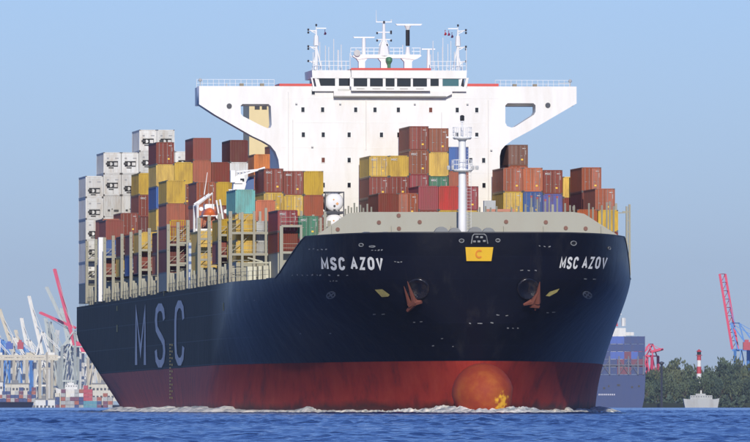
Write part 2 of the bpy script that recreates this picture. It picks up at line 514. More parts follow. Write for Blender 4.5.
def build_hull():
    v = []; f = []; mi = []
    nc = len(rows[0]); nr = len(rows)
    for sd in (-1, 1):
        base = len(v)
        for row in rows:
            for (s, w_, z) in row: v.append((sd*w_, s, z))
        for r in range(nr-1):
            for c in range(nc-1):
                q = (base+r*nc+c, base+r*nc+c+1, base+(r+1)*nc+c+1, base+(r+1)*nc+c)
                f.append(q if sd > 0 else q[::-1]); mi.append(1 if r < RR else 0)
    n1 = nc*nr                       # transom
    for r in range(nr-1):
        f.append((r*nc+nc-1, n1+r*nc+nc-1, n1+(r+1)*nc+nc-1, (r+1)*nc+nc-1)); mi.append(0)
    me = bpy.data.meshes.new('hull'); me.from_pydata(v, [], f)
    me.materials.append(HULLM); me.materials.append(REDM)
    ul = [0.0]; ref = rows[-5]
    for c in range(1, nc): ul.append(ul[-1] + math.hypot(ref[c][0]-ref[c-1][0], ref[c][1]-ref[c-1][1]))
    uvl = me.uv_layers.new(name='paint')
    for lp in me.loops:
        k = lp.vertex_index; uvl.data[lp.index].uv = (ul[k % nc] + (400 if k >= nc*nr else 0), v[k][2])
    me.polygons.foreach_set('material_index', mi)
    bm = bmesh.new(); bm.from_mesh(me)
    bmesh.ops.remove_doubles(bm, verts=bm.verts, dist=1e-3)
    bmesh.ops.recalc_face_normals(bm, faces=bm.faces)
    bm.to_mesh(me); bm.free()
    for p in me.polygons: p.use_smooth = True
    hull = link('hull', me, ship)
    # decks
    m = MB(); tr = rows[-1]
    for c in range(nc-1):
        (s, a, z), (s2, a2, z2) = tr[c], tr[c+1]
        dz = 1.15 if s < 26 else 0.06
        dz2 = 1.15 if s2 < 26 else 0.06
        i1 = min(a*.5, .45 if s < 34 else .03); i2 = min(a2*.5, .45 if s2 < 34 else .03)
        m.quad((-a+i1, s+.3, z-dz), (a-i1, s+.3, z-dz), (a2-i2, s2+.3, z2-dz2), (-a2+i2, s2+.3, z2-dz2))
    m.build('deck', BEIGE, ship, weld=True)
    # bulwark cap rail round the forecastle
    m = MB()
    for sd in (-1, 1):
        for c in range(nc-1):
            (s, a, z), (s2, a2, z2) = tr[c], tr[c+1]
            if s > 34: break
            m.bar((sd*a, s, z+.03), (sd*a2, s2, z2+.03), 0.09, 4, caps=False)
    m.build('cap_rail', mat('cap_rail_black', (0.02, 0.022, 0.03), .5), hull)
    return hull
hull = build_hull()

def hull_at(x, y):
    """point of the hull surface read off the photo at x, y"""
    sd = -1 if x < 480 else 1
    s = 10.0; z = az(y, s)
    for _ in range(6):
        z = az(y, s)
        lo, hi = 0.0, 1.0
        for _ in range(40):
            u = (lo+hi)/2; s, w_ = hull_u(u, z)
            X = px(s, sd*w_)
            if (X > x) == (sd < 0): lo = u
            else: hi = u
        s, w_ = hull_u((lo+hi)/2, z)
    if (lo+hi)/2 > 0.999:           # on the parallel body
        lo, hi = 50.0, 290.0
        for _ in range(40):
            s = (lo+hi)/2
            if (px(s, sd*B) > x) == (sd < 0): lo = s
            else: hi = s
        z = az(y, s); w_ = B
    return Vector((sd*w_, s, z))
def hull_frame(x, y):
    p = hull_at(x, y); sd = -1 if x < 480 else 1
    p1 = hull_at(x+2*sd, y); p2 = hull_at(x, y-3)
    t = (p1-p).normalized(); u = (p2-p).normalized()
    n = t.cross(u).normalized()
    if n.y > 0 and abs(n.y) > .2: n = -n
    if n.x*sd < 0 and abs(n.x) > .5: n = -n
    return p, t, u, n
def hull_print(name, polys, material, off=0.05, parent=None, grid=None):
    """paint / plates lying on the hull"""
    m = MB()
    for poly in polys:
        c = (sum(p[0] for p in poly)/len(poly), sum(p[1] for p in poly)/len(poly))
        _, _, _, n = hull_frame(*c)
        vs = [hull_at(*p)+n*off for p in poly]
        i = len(m.v); m.v += [tuple(v) for v in vs]; m.f.append(tuple(range(i, i+len(vs)))); m.mi.append(0)
    return m.build(name, material, parent or hull)
GLYPH = {'M': (1.12, [[(0, 0), (0, 1), (.5, .25), (1, 1), (1, 0)]]),
 'S': (1.0, [[(.95, .78), (.85, .93), (.65, 1), (.35, 1), (.12, .93), (.04, .77), (.12, .62), (.38, .53), (.65, .46), (.9, .37), (.97, .22), (.87, .07), (.65, 0), (.33, 0), (.1, .08), (.02, .24)]]),
 'C': (1.0, [[(.97, .74), (.88, .92), (.66, 1), (.38, 1), (.12, .9), (.03, .7), (.03, .3), (.12, .1), (.38, 0), (.66, 0), (.88, .08), (.97, .26)]]),
 'A': (1.08, [[(0, 0), (.5, 1), (1, 0)], [(.2, .33), (.8, .33)]]),
 'Z': (1.0, [[(.03, 1), (.97, 1), (.03, 0), (.97, 0)]]),
 'O': (1.05, [[(.03, .5), (.03, .3), (.12, .1), (.38, 0), (.62, 0), (.88, .1), (.97, .3), (.97, .7), (.88, .9), (.62, 1), (.38, 1), (.12, .9), (.03, .7), (.03, .5)]]),
 'V': (1.05, [[(0, 1), (.5, 0), (1, 1)]]), ' ': (.55, [])}
def stroke_letters(txt, aspect, wt):
    '''block capitals; returns MB in 0..1 x 0..1. aspect = letter width / height, wt = stroke / height'''
    m = MB(); x = 0.0; out = []; m.ch = []
    for ci, ch in enumerate(txt):
        w_, polys = GLYPH[ch]; w_ *= aspect
        for pl in polys:
            P = [Vector((x+wt/2+p[0]*(w_-wt), wt/2+p[1]*(1-wt))) for p in pl]
            L_, R_ = [], []; closed = (P[0]-P[-1]).length < 1e-6
            for i, p in enumerate(P):
                a = P[i-1] if i else (P[-2] if closed else p*2-P[1]); b = P[i+1] if i < len(P)-1 else (P[1] if closed else p*2-P[i-1])
                d1 = (p-a).normalized(); d2 = (b-p).normalized(); n1 = Vector((-d1.y, d1.x)); n2 = Vector((-d2.y, d2.x))
                t = n1+n2
                if t.length < .3: t = n1
                t.normalize(); k = min(1.6, 1/max(.35, t.dot(n1)))
                L_.append(p+t*wt/2*k); R_.append(p-t*wt/2*k)
            for i in range(len(P)-1):
                m.quad((L_[i].x, L_[i].y, 0), (L_[i+1].x, L_[i+1].y, 0), (R_[i+1].x, R_[i+1].y, 0), (R_[i].x, R_[i].y, 0)); m.ch.append(ci)
        x += w_ + (aspect*.24 if ch != ' ' else 0)
    x -= aspect*.24
    m.v = [(v[0]/x, v[1], 0) for v in m.v]
    return m
def hull_stroke(name, txt, rect, material, aspect, wt, shear=0.0, dy=0.0, off=.08):
    m = stroke_letters(txt, aspect, wt); x0, x1, y0, y1 = rect; out = []
    cache = {}
    for v in m.v:
        key = (round(v[0], 4), round(v[1], 4))
        if key not in cache:
            X = x0+v[0]*(x1-x0)+shear*(v[1]-.5); Y = y1+v[1]*(y0-y1)+dy*v[0]
            p_, t_, u_, n = hull_frame(X, Y); cache[key] = tuple(p_+n*off)
        out.append(cache[key])
    for ci in sorted(set(m.ch)):
        q = MB()
        for f, c in zip(m.f, m.ch):
            if c == ci: q.quad(*[out[k] for k in f])
        q.build(name, material, hull, weld=True)
def hull_text(name, txt, rect, material, shear=0.0, bold=0.02, dy=0.0, off=0.07):
    me = text_mesh(txt, bold)
    bm = bmesh.new(); bm.from_mesh(me)
    bmesh.ops.triangulate(bm, faces=bm.faces)
    bmesh.ops.subdivide_edges(bm, edges=[e for e in bm.edges if e.calc_length() > .05], cuts=1)
    bm.to_mesh(me); bm.free()
    x0, x1, y0, y1 = rect
    for v in me.vertices:
        X = x0 + v.co.x*(x1-x0) + shear*(v.co.y-.5)
        Y = y1 + v.co.y*(y0-y1) + dy*v.co.x
        p_, t_, u_, n = hull_frame(X, Y)
        v.co = p_ + n*off
    me.materials.append(material)
    return link(name, me, hull)

hull_stroke('name_letter', 'MSC AZOV', (321, 383, 257.4, 270.4), LETTER, .66, .215, shear=-1.0, dy=-0.6)
hull_stroke('name_letter', 'MSC AZOV', (560.5, 607.5, 256.6, 268.8), LETTER, .66, .20, shear=2.2, dy=-0.3)
hull_stroke('company_letter', 'M', (135, 146, 306.5, 369.5), LETTER2, .62, .145, off=.06)
hull_stroke('company_letter', 'S', (154.5, 165.5, 303.5, 367.5), LETTER2, .62, .12, off=.06)
hull_stroke('company_letter', 'C', (174, 184.5, 300.5, 365.5), LETTER2, .62, .12, off=.06)

def stem_s(a, z):
    lo, hi = 0.0, 1.0
    for _ in range(40):
        u = (lo+hi)/2
        if hull_u(u, z)[1] < abs(a): lo = u
        else: hi = u
    return hull_u(lo, z)[0]
# yellow stem plate with its orange emblem
def stem_plate():
    m = MB()
    def P(x, y, off=0.35):
        a, z = axy(x, y, 0.5)
        return (a, stem_s(a, z) - off, z)
    n = 8
    for dz in (0, ):
        for i in range(n):
            t0, t1 = i/n, (i+1)/n
            a0, a1 = P(465+28*t0, 247.2), P(465+28*t1, 247.2)
            b0, b1 = P(466.5+25*t0, 261), P(466.5+25*t1, 261)
            m.quad(a0, a1, b1, b0)
    me = m.mesh('stem_plate', YEL, weld=True)
    bm = bmesh.new(); bm.from_mesh(me)
    g = bmesh.ops.extrude_face_region(bm, geom=bm.faces[:])
    for v in [e for e in g['geom'] if isinstance(e, bmesh.types.BMVert)]: v.co.y += .5
    bmesh.ops.recalc_face_normals(bm, faces=bm.faces); bm.to_mesh(me); bm.free()
    pl = link('stem_plate', me, hull)
    m = MB()
    for k in range(14):
        t0, t1 = R(45+270*k/14), R(45+270*(k+1)/14)
        def q(t, r): return P(479+3.9*r*math.cos(t), 254-4.3*r*math.sin(t), .42)
        m.quad(q(t0, 1), q(t1, 1), q(t1, .6), q(t0, .6))
    m.build('emblem', ORG, hull)
stem_plate()
# centre fairlead above the plate
m = MB()
pts = [(471.5, 243.5), (472.5, 236), (474, 234.2), (484.5, 234.2), (486.5, 236), (488, 243.5)]
for i in range(len(pts)-1):
    a0, z0 = axy(*pts[i], 0); a1, z1 = axy(*pts[i+1], 0)
    m.bar((a0, stem_s(a0, z0)-.12, z0), (a1, stem_s(a1, z1)-.12, z1), .07, 5)
m.build('fairlead_rim', MARK, hull)
m = MB()
for x, y in ((474.5, 241.5), (477, 237), (479, 241.5), (481.5, 237.3), (484.5, 241)):
    a0, z0 = axy(x, y, 0); yy = stem_s(a0, z0)
    m.bar((a0-.16, yy-.12, z0), (a0+.16, yy-.12, z0), .13, 6)
m.build_each('fairlead_roller', MARK, hull)

def ring_on_hull(name, x, y, rx, ry, material, fill=None):
    m = MB(); n = 12; _, _, _, nn = hull_frame(x, y)
    pts = [hull_at(x+rx*math.cos(2*math.pi*k/n), y+ry*math.sin(2*math.pi*k/n))+nn*.06 for k in range(n)]
    for k in range(n): m.bar(pts[k], pts[(k+1) % n], .06, 4, caps=False)
    o = m.build(name, material, hull)
    if fill: hull_print(name+'_opening', [[(x+rx*math.cos(2*math.pi*k/n), y+ry*math.sin(2*math.pi*k/n)) for k in range(n)]], fill, .03, o)
for x, y, rx, ry in ((461.5, 240.6, 2.4, 1.8), (498, 240.2, 2.2, 1.6), (361, 245, 2.2, 1.5), (574, 243, 2.8, 2.2), (372, 246.5, 3, .7), (610, 248, 1.2, 1.4)):
    ring_on_hull('fairlead', x, y, rx, ry, MARK, BLACK)
def para(x, y, w_, h, k): return [(x-w_/2, y-h/2+k), (x+w_/2, y-h/2-k), (x+w_/2, y+h/2-k), (x-w_/2, y+h/2+k)]
hull_print('tug_mark', [[(374.5, 289.5), (382, 289), (389.5, 294.5), (388, 296.3), (381.5, 296.8)]], MARKY)
hull_print('tug_mark', [[(546, 295.5), (550, 291.5), (560, 288.2), (557.5, 291.8), (550, 296)]], MARKY)
def bulb_symbol(x, y, sh):
    polys = []
    for i in range(10):
        t0, t1 = 2*math.pi*i/10, 2*math.pi*(i+1)/10
        def q(t, r): return (x+4.8*r*math.cos(t)+sh*math.sin(t)*r, y+4*r*math.sin(t))
        polys.append([q(t0, 1), q(t1, 1), q(t1, .7), q(t0, .7)])
    for a in (R(45), R(135)):
        dx, dy = math.cos(a), math.sin(a); nx, ny = -dy*.16, dx*.16
        polys.append([(x+4.8*(dx*s_+nx*k)+sh*(dy*s_+ny*k), y+4*(dy*s_+ny*k)) for s_, k in ((-.7, 1), (.7, 1), (.7, -1), (-.7, -1))])
    hull_print('thruster_symbol', polys, MARK)
bulb_symbol(330.5, 295, -1.2); bulb_symbol(588, 294.5, 1.5)
random.seed(3)
dash = []
for x, y, n, st, ww in ((309, 249.5, 5, 4.2, 2), (372, 250, 4, 3.2, 2), (395, 262, 3, 3, 2), (320, 275, 4, 9, 2), (292, 275, 6, 5, 1.6), (330, 281, 3, 3, 2),
                    (374, 314, 2, 9, 3), (414, 321.5, 2, 7, 3), (470, 323, 3, 11, 3), (508, 328, 3, 5, 2), (522, 270, 3, 7, 3), (548, 312, 2, 6, 3),
                    (498, 315, 2, 9, 3), (442, 338, 1, 3, 3), (586, 279, 2, 9, 3), (245, 300, 2, 9, 2), (300, 333, 2, 30, 2), (540, 246, 3, 5, 2), (433, 346, 2, 20, 2)):
    for i in range(n):
        w_, h_ = ww*random.uniform(.6, 1.1), random.uniform(.6, 1.3)
        dash.append(para(x+i*st, y+random.uniform(-.5, .5), w_, h_, random.uniform(-.3, .3)))
hull_print('hull_mark', dash, MARK)
# draught figures on the ship's side and stem
dm = []
for i in range(17):
    y = 344 + i*3.3
    dm.append([(169.2, y), (170.7, y-.1), (170.7, y+1.4), (169.2, y+1.5)])
    if i % 2 == 0: dm.append([(171.3, y), (172.4, y-.1), (172.4, y+1.9), (171.3, y+2)])
hull_print('draught_mark', dm, mat('draught_yellow', (.75, .50, .10), .6, .4))
hull_print('side_mark', [[(116.5, 325), (117.5, 325), (117.5, 332), (116.5, 332)], [(222.6, 303), (223.4, 303), (223.4, 311), (222.6, 311)],
           [(116.5, 306), (117.4, 306), (117.4, 311), (116.5, 311)], [(163.4, 291), (164, 291), (164, 296), (163.4, 296)]], MARKY)
# anchors in their pockets
def anchor(x, y, tilt, sd):
    p, t, u, n = hull_frame(x, y)
    f = Matrix((t, u, n)).transposed().to_4x4(); f.translation = p
    m = MB()
    m.lathe((0, 0, -.3), [(1.42, 0), (1.40, .58), (1.32, .68), (1.22, .66), (.9, .45), (.3, .36)], 28)
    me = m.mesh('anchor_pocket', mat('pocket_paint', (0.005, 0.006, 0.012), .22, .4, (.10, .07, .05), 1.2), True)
    me.transform(f); pk = link('anchor_pocket', me, hull)
    m = MB()
    for (p0, p1, r0, r1) in sd:
        q0, _, _, n0 = hull_frame(*p0); q1, _, _, n1 = hull_frame(*p1)
        m.bar(q0+n0*.75, q1+n1*.85, r0, 6, r1)
    link('anchor', m.mesh('anchor', RUST), hull)
anchor(417.5, 288, 0, [((411, 300), (405.2, 283), .30, .04), ((415, 297), (408.3, 278.5), .34, .04), ((409.5, 306.5), (416, 299), .22, .36), ((416, 299), (422.5, 298), .40, .22), ((411, 301), (417, 297), .38, .38)])
anchor(528.5, 288, 0, [((535, 299), (538.4, 279), .46, .04), ((530, 300), (537, 288), .36, .12), ((522, 301.5), (530, 298), .14, .38), ((529, 301.5), (536.5, 302), .36, .26), ((533, 306), (533, 300), .12, .2)])

# bulbous bow
def bulb():
    m = MB(); prof = []
    a0, z0 = axy(479, 393, 0)
    n = 22; segs = 28
    for i in range(n+1):
        t = math.pi/2*i/n
        prof.append((math.sin(t), -math.cos(t)))
    v = []; f = []
    for (r, h) in prof:
        for k in range(segs):
            t = 2*math.pi*k/segs
            v.append((r*3.65*math.cos(t)*(1.0 if math.sin(t) > 0 else .95), -1.5+4.8*h, 1.9+3.75*r*math.sin(t)))
    base = len(v)-segs
    for k in range(segs):
        x, y, z = v[base+k]; v.append((x*.7+.8, 11, z*.75))
    for j in range(n+1):
        for k in range(segs): f.append((j*segs+k, j*segs+(k+1) % segs, (j+1)*segs+(k+1) % segs, (j+1)*segs+k))
    m.v = v; m.f = f; m.mi = [0]*len(f)
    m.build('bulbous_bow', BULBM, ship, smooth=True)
bulb()

# ------------------------------------------------------------------ breakwater, foredeck gear
def ship_poly(pts_px, s, depth, holes=()):
    loops = [[axy(x, y, s) for x, y in pts_px]] + [[axy(x, y, s) for x, y in h] for h in holes]
    me = curve_poly(loops, depth)
    me.transform(Matrix.Translation((0, s+depth/2, 0)))
    return me
me = ship_poly([(318, 247), (311, 239), (348.6, 213.2), (362, 212), (575, 211.6), (586, 213.5), (624.5, 238.2), (616, 247)], 19.0, .25)
for v in me.vertices: v.co.y += (v.co.z-19)*0.18
me.materials.append(BEIGE2); bw = link('breakwater', me, ship)
m = MB()
for x, y in ((337.5, 229.5), (379, 222.5), (399, 215.5), (399, 228.6), (420, 222), (507, 221.6), (547, 222), (567, 227.8), (587, 228.3)):
    a, z = axy(x, y, 19); yy = 19+(z-19)*.18
    m.lathe((a, yy-.16, z), [(.25, 0), (.25, .10), (.16, .10), (.15, .04)], 12, 'y')
m.build_each('scupper', mat('scupper_rust', (0.20, 0.09, 0.06), .7, .4, (.05, .05, .05), 3), bw)
m = MB()
a0, z0 = axy(300, 213, 19)
for x in (332, 392, 452, 505, 545, 603):
    a, z = axy(x, 226, 18.6)
    m.prism([(18.4, 19.5), (18.9, 19.5), (19.0+.18*(z-19), z), (18.7+.18*(z-19), z)], 'x', a-.05, a+.05)
m.build_each('stiffener', BEIGE2, bw)
m = MB()
for x in (441, 446, 494.5, 449, 366, 385, 500, 478, 520, 540):          # mooring gear looking over the bulwark
    a, z = axy(x, 231, 12)
    z = 20.9
    m.lathe((a, 12, 19.8), [(.45, 0), (.45, 1.0), (.62, 1.1), (.62, 1.35), (.3, 1.45)], 10)
m.build_each('bollard', mat('winch_grey', (.18, .19, .19), .5, .4), ship)
m = MB()
for x in (450, 484):
    a, z = axy(x, 228, 13)
    m.lathe((a-1.0, 13, 21.0), [(.9, 0), (.9, .9)], 14, 'y'); m.lathe((a+.6, 13, 21.0), [(.8, 0), (.8, .9)], 14, 'y')
    m.box(a-2.0, a+1.6, 12.8, 14, 19.8, 20.6)
m.build('windlass', mat('winch_grey', (.18, .19, .19), .5, .4), ship)
# bow mast
def bow_mast():
    S = 15.5
    A = ax(462.3, S)
    Z = lambda y: az(y, S)
    root = MB()
    root.bar((A, S, 19.8), (A, S, Z(141)), .50, 16, .42)
    root.bar((A, S, Z(141)), (A, S, Z(137.6)), .42, 16, .9)
    mast = root.build('bow_mast', WHITE2, ship, smooth=False)
    for yy, rr, lo in ((137.2, 1.15, 0), (169.5, 1.25, 1)):
        m = MB(); z = Z(yy)
        m.lathe((A, S, z-.12), [(rr*.85, -.15), (rr, 0), (rr, .12)], 20)
        pl = m.build('platform', WHITE2, mast)
        m = MB()
        for k in range(12):
            t = 2*math.pi*k/12
            c, s_ = math.cos(t)*rr*.97, math.sin(t)*rr*.97
            m.bar((A+c, S+s_, z), (A+c, S+s_, z+1.15), .035, 4)
            t2 = t+2*math.pi/12
            for hh in (.6, 1.15):
                m.bar((A+c, S+s_, z+hh), (A+math.cos(t2)*rr*.97, S+math.sin(t2)*rr*.97, z+hh), .03, 4)
        m.build('railing', WHITE2, pl)
    m = MB(); z = Z(137)
    m.box(A-1.9, A+1.9, S-.08, S+.08, z-.12, z+.05)
    m.bar((A, S, z), (A, S, Z(119)), .10, 6); m.lathe((A, S, Z(122)), [(.22, 0), (.22, .4), (.1, .5)], 8)
    m.bar((A-.4, S, Z(126)), (A+.4, S, Z(126)), .05, 4)
    m.build('top_pole', WHITE2, mast)
    m = MB(); m.lathe((A, S, Z(121.5)), [(.2, 0), (.26, .2), (.26, .65), (.12, .75)], 8); m.build('lamp', BLACK, mast)
    m = MB()
    for dx in (-1.7, -1.2, 1.2, 1.7):
        m.lathe((A+dx, S-.6, Z(170)), [(.16, 0), (.2, .3), (.16, .5)], 8)
    m.build_each('lamp', mat('lamp_housing', (.5, .5, .48), .4), mast)
    m = MB()
    for dx in (-.25, .25): m.bar((A+dx+.8, S-.1, 19.8), (A+dx+.8, S-.1, Z(170)), .018, 4)
    for k in range(30): m.bar((A+.55, S-.1, 20+.38*k), (A+1.05, S-.1, 20+.38*k), .02, 3)
    m.build('ladder', WHITE2, mast)
bow_mast()

# ------------------------------------------------------------------ superstructure
SB = 106.0
def superstructure():
    outer = [(198.5, 86.6), (198.5, 104.8), (214.5, 115.2), (252, 136.5), (263, 141.6), (270, 145.8), (275, 152), (278, 160), (279.2, 170), (279.2, 285),
             (500.6, 285), (500.6, 156), (502, 150), (506, 145.3), (513, 140.2), (532, 130), (578, 103.2), (578, 86.2)]
    hl = [(242, 104.4), (268, 104.4), (270.4, 106.5), (271.3, 125), (270.2, 128), (267, 128.6), (260, 125.5), (242.5, 116.6), (240.4, 114), (240.2, 106.2)]
    hr = [(508.5, 103), (534.5, 103), (536.6, 105), (536.6, 111.5), (535, 114.5), (516, 126.6), (512.5, 127.4), (508, 126), (506.2, 122.5), (506.2, 105.3)]
    # front face plate with openings, then the accommodation block behind it
    me = ship_poly(outer, SB, 3.2, [hl, hr]); me.materials.append(WHITE)
    sup = link('superstructure', me, ship)
    m = MB()
    xa, xb = ax(279.6, SB), ax(500.2, SB); zt = az(87, SB)
    m.box(xa, xb, SB+3.2, SB+13.5, 16, zt-.01)
    m.build('accommodation_block', WHITE, sup)
    # the wings' deck slab is deeper than the brackets
    m = MB(); z0 = zt-2.3
    m.box(ax(199, SB), xa-.01, SB+3.2, SB+6.5, z0, zt-.02); m.box(xb+.01, ax(577.5, SB), SB+3.2, SB+6.5, z0, zt-.02)
    m.build_each('bridge_wing', WHITE, sup)
    # vertical seam and storey welds standing proud
    m = MB()
    for x in (279.6, 500.2):
        m.box(ax(x, SB)-.03, ax(x, SB)+.03, SB-.03, SB, az(150, SB), az(88, SB))
    for y in (98.5, 123, 148, 173, 198):
        m.box(xa+.1, xb-.1, SB-.022, SB, az(y, SB), az(y, SB)+.05)
    m.build_each('weld_seam', WHITE, sup)
    # wing-side red roof trims
    m = MB()
    m.box(ax(279, SB), ax(311.5, SB), SB, SB+6, az(86.6, SB), az(84, SB)); m.box(ax(468, SB), ax(499.5, SB), SB, SB+6, az(86.3, SB), az(83.6, SB))
    m.build_each('red_trim', REDTRIM, sup)
    # small windows: frame part > pane
    wins = [(302.6, 110), (322.4, 110), (355.6, 110), (375, 110), (398.5, 110), (431, 110), (457.7, 110), (477.4, 110),
            (303, 135), (323, 135), (349, 135), (381.5, 135), (399, 135), (457.7, 135), (477.4, 135),
            (323, 160.3), (349, 160.3), (471.3, 160.3), (484.3, 160.3), (323, 185.3), (349, 185.3), (484.6, 185.3), (313, 92.5)]
    for (x, y) in wins:
        a, z = axy(x, y, SB); W, H = .20, .30
        m = MB()
        for (x0, x1, z0, z1) in ((-W-.07, -W, -H-.07, H+.07), (W, W+.07, -H-.07, H+.07), (-W, W, H, H+.07), (-W, W, -H-.07, -H)):
            m.box(a+x0, a+x1, SB-.07, SB+.01, z+z0, z+z1)
        fr = m.build('window', WHITE, sup)
        m = MB(); m.box(a-W, a+W, SB-.035, SB+.01, z-H, z+H)
        m.build('pane', GLASS if (x, y) not in ((431, 110), (323, 160.3)) else RUST, sup)
    for (x0, x1) in ((200, 278), (501, 576)):
        m = MB(); n = 14
        for i in range(n+1):
            x = ax(x0+(x1-x0)*i/n, SB); m.bar((x, SB+5.5, zt), (x, SB+5.5, zt+1.05), .03, 4)
        for hh in (.55, 1.05): m.bar((ax(x0, SB), SB+5.5, zt+hh), (ax(x1, SB), SB+5.5, zt+hh), .022, 4)
        m.build('wing_railing', WHITE2, sup)
    m = MB()
    for x, ya, yb in ((288, 92, 205), (292.5, 120, 205), (489, 100, 205), (366, 100, 150), (442, 112, 160)):
        a = ax(x, SB); m.bar((a, SB-.10, az(yb, SB)), (a, SB-.10, az(ya, SB)), .055, 6)
    m.build_each('wall_pipe', WHITE, sup)
    m = MB()
    for x, y in ((296, 104), (340, 104), (415, 104), (468, 104), (312, 147), (360, 172), (492, 150), (336, 197)):
        a, z = axy(x, y, SB); m.box(a-.12, a+.12, SB-.32, SB-.002, z-.08, z+.08)
    m.build_each('wall_lamp', mat('lamp_housing', (.5, .5, .48), .4), sup)
    # round lamps / portholes at the wings
    m = MB()
    for x, y in ((228.7, 106.5), (549, 105)):
        a, z = axy(x, y, SB); m.lathe((a, SB-.12, z), [(.33, 0), (.33, .14)], 14, 'y')
    m.build_each('porthole', DARK, sup)
    m = MB()
    for x in (241.5, 262, 516, 536.5):
        a = ax(x, SB); m.box(a-.25, a+.25, SB+.3, SB+.8, zt, az(83.8, SB))
    m.build_each('deck_lamp', mat('lamp_brown', (.22, .18, .12), .5), sup)
    m = MB()
    for x in (200, 572): 
        a = ax(x, SB); m.bar((a, SB+.5, zt), (a, SB+.5, az(81, SB)), .06, 5); m.lathe((a, SB+.5, az(82, SB)), [(.18, 0), (.25, .2), (.1, .4)], 8)
    for x in (226, 226.8, 548): 
        a = ax(x, SB); m.bar((a, SB+.5, zt), (a, SB+.5, az(84, SB)), .05, 5)
    m.bar((ax(560, SB), SB+.5, zt+.5), (ax(573, SB), SB+.5, zt+.55), .05, 4)
    m.build_each('wing_fitting', mat('lamp_housing', (.5, .5, .48), .4), sup)
    # wheelhouse
    SW = SB-1.1
    z_roof, z_wt, z_wb, z_led = az(70.3, SW), az(77.6, SW), az(86.8, SW), az(96.7, SW)
    wh = MB()
    xl, xr = ax(312.6, SW), ax(467.6, SW)
    xcl, xcr = ax(351, SW), ax(430.5, SW)
    wh.prism([(xl, z_wt-.1), (xr, z_wt-.1), (xr+.05, z_roof), (xl-.05, z_roof)], 'y', SW+.6, SB+9)
    wh.box(xcl, xcr, SW-.55, SW+.6, z_wt-.1, az(70.3, SW))
    wh.box(xl+.5, xr-.5, SW+.85, SB+8.5, z_wb-.3, z_wt-.1)
    wh.box(xl, xr, SW+.6, SB, az(91.3, SW), z_wb)
    wh.prism([(ax(334, SW), z_led), (ax(447, SW), z_led), (ax(453, SW), z_led+.35), (ax(453, SW), az(91.3, SW)), (ax(334, SW), az(91.3, SW))], 'y', SW+.3, SB)
    wh.box(xcl, xcr, SW-.45, SW+.6, az(91, SW), z_wb)
    wheel = wh.build('wheelhouse', WHITE, ship)
    m = MB(); m.box(ax(352, SW), ax(352, SW)+.1, 0, 0, 0, 0)
    m = MB(); m.box(ax(334, SW), ax(447, SW), SW+.22, SW+.5, z_led-.06, z_led+.1)
    m.build('drip_ledge', mat('ledge_shadow_grey', (.30, .29, .26), .6), wheel)
    m = MB(); m.box(xcl-.05, xcr+.05, SW-.63, SW-.55, az(70.3, SW), az(68.3, SW)); m.box(xcl-.05, xcr+.05, SW-.55, SB+6, az(70.3, SW), az(69.2, SW))
    m.build('red_trim', REDTRIM, wheel)
    panes = [(318.4, 335, 0), (338.7, 350, 0), (353.6, 367.3, 1), (370, 383, 1), (385.7, 394.8, 1), (397.2, 411, 1), (413.2, 427.3, 1), (430.8, 439.2, 0), (443, 459.3, 0), (461.2, 464.6, 0), (314.2, 316.2, 0)]
    for i, (x0, x1, ce) in enumerate(panes):
        y_ = SW - .32 if ce else SW + .78
        a0, a1 = ax(x0, y_), ax(x1, y_)
        k = .12 if i in (0, ) else 0
        m = MB(); m.prism([(a0+(0.25 if i == 0 else 0), az(86, y_)), (a1, az(86, y_)), (a1, az(78.5, y_)), (a0, az(78.5, y_))], 'y', y_, y_+.06)
        m.build('bridge_window', GLASS2 if x0 == 443 else GLASS, wheel)
    # mullions between them
    m = MB()
    edges = [(316.2, 318.4, 0), (335, 338.7, 0), (350, 353.6, 1), (367.3, 370, 1), (383, 385.7, 1), (394.8, 397.2, 1), (411, 413.2, 1), (427.3, 430.8, 1), (439.2, 443, 0), (459.3, 461.2, 0), (464.6, 467.4, 0), (312.6, 314.2, 0)]
    for (x0, x1, ce) in edges:
        y_ = SW-.4 if ce else SW+.68
        a0, a1 = ax(x0, y_), ax(x1, y_)
        dx = -.25 if x0 < 330 else (.25 if x0 > 455 else 0)
        m.prism([(a0-dx*.0, z_wb), (a1-dx*0, z_wb), (a1+dx, z_wt), (a0+dx, z_wt)], 'y', y_, y_+.5)
    m.build_each('mullion', WHITE, wheel)
    # small sills, wipers
    m = MB()
    for (x0, x1, ce) in panes[2:7]:
        y_ = SW-.5; xm = ax((x0+x1)/2, y_); m.box(xm-.5, xm+.5, y_-.05, y_+.06, az(89, y_), az(88.3, y_))
    m.box(ax(338, SW), ax(350, SW), SW+.5, SW+.6, az(95.5, SW), az(89, SW))
    m.build_each('panel_detail', mat('grey_detail', (.55, .54, .49), .6), wheel)
    # roof rails
    zr = z_roof
    for (xs, xe) in ((313, 350), (431, 467)):
        n = 9; m = MB()
        for i in range(n+1):
            x = ax(xs+(xe-xs)*i/n, SW+1); h = 1.2 if i % 3 else random.uniform(1.6, 3.2)
            m.bar((x, SW+1, zr), (x, SW+1, zr+h), .05, 4)
        for hh in (.6, 1.15): m.bar((ax(xs, SW), SW+1, zr+hh), (ax(xe, SW), SW+1, zr+hh), .035, 4)
        m.build('roof_railing', WHITE2, wheel)
    m = MB()
    for x, h in ((322, 3.6), (331, 3.0), (336, 4.0), (341, 2.6), (343.5, 3.3), (436, 3.8), (441, 2.4), (446, 4.2), (451, 3.4), (454, 3.8)):
        m.bar((ax(x, SW), SW+3, zr), (ax(x, SW), SW+3, zr+h), .045, 4)
    m.build_each('whip_antenna', WHITE2, wheel)
    return sup, wheel, z_roof
sup, wheelh, z_roof = superstructure()

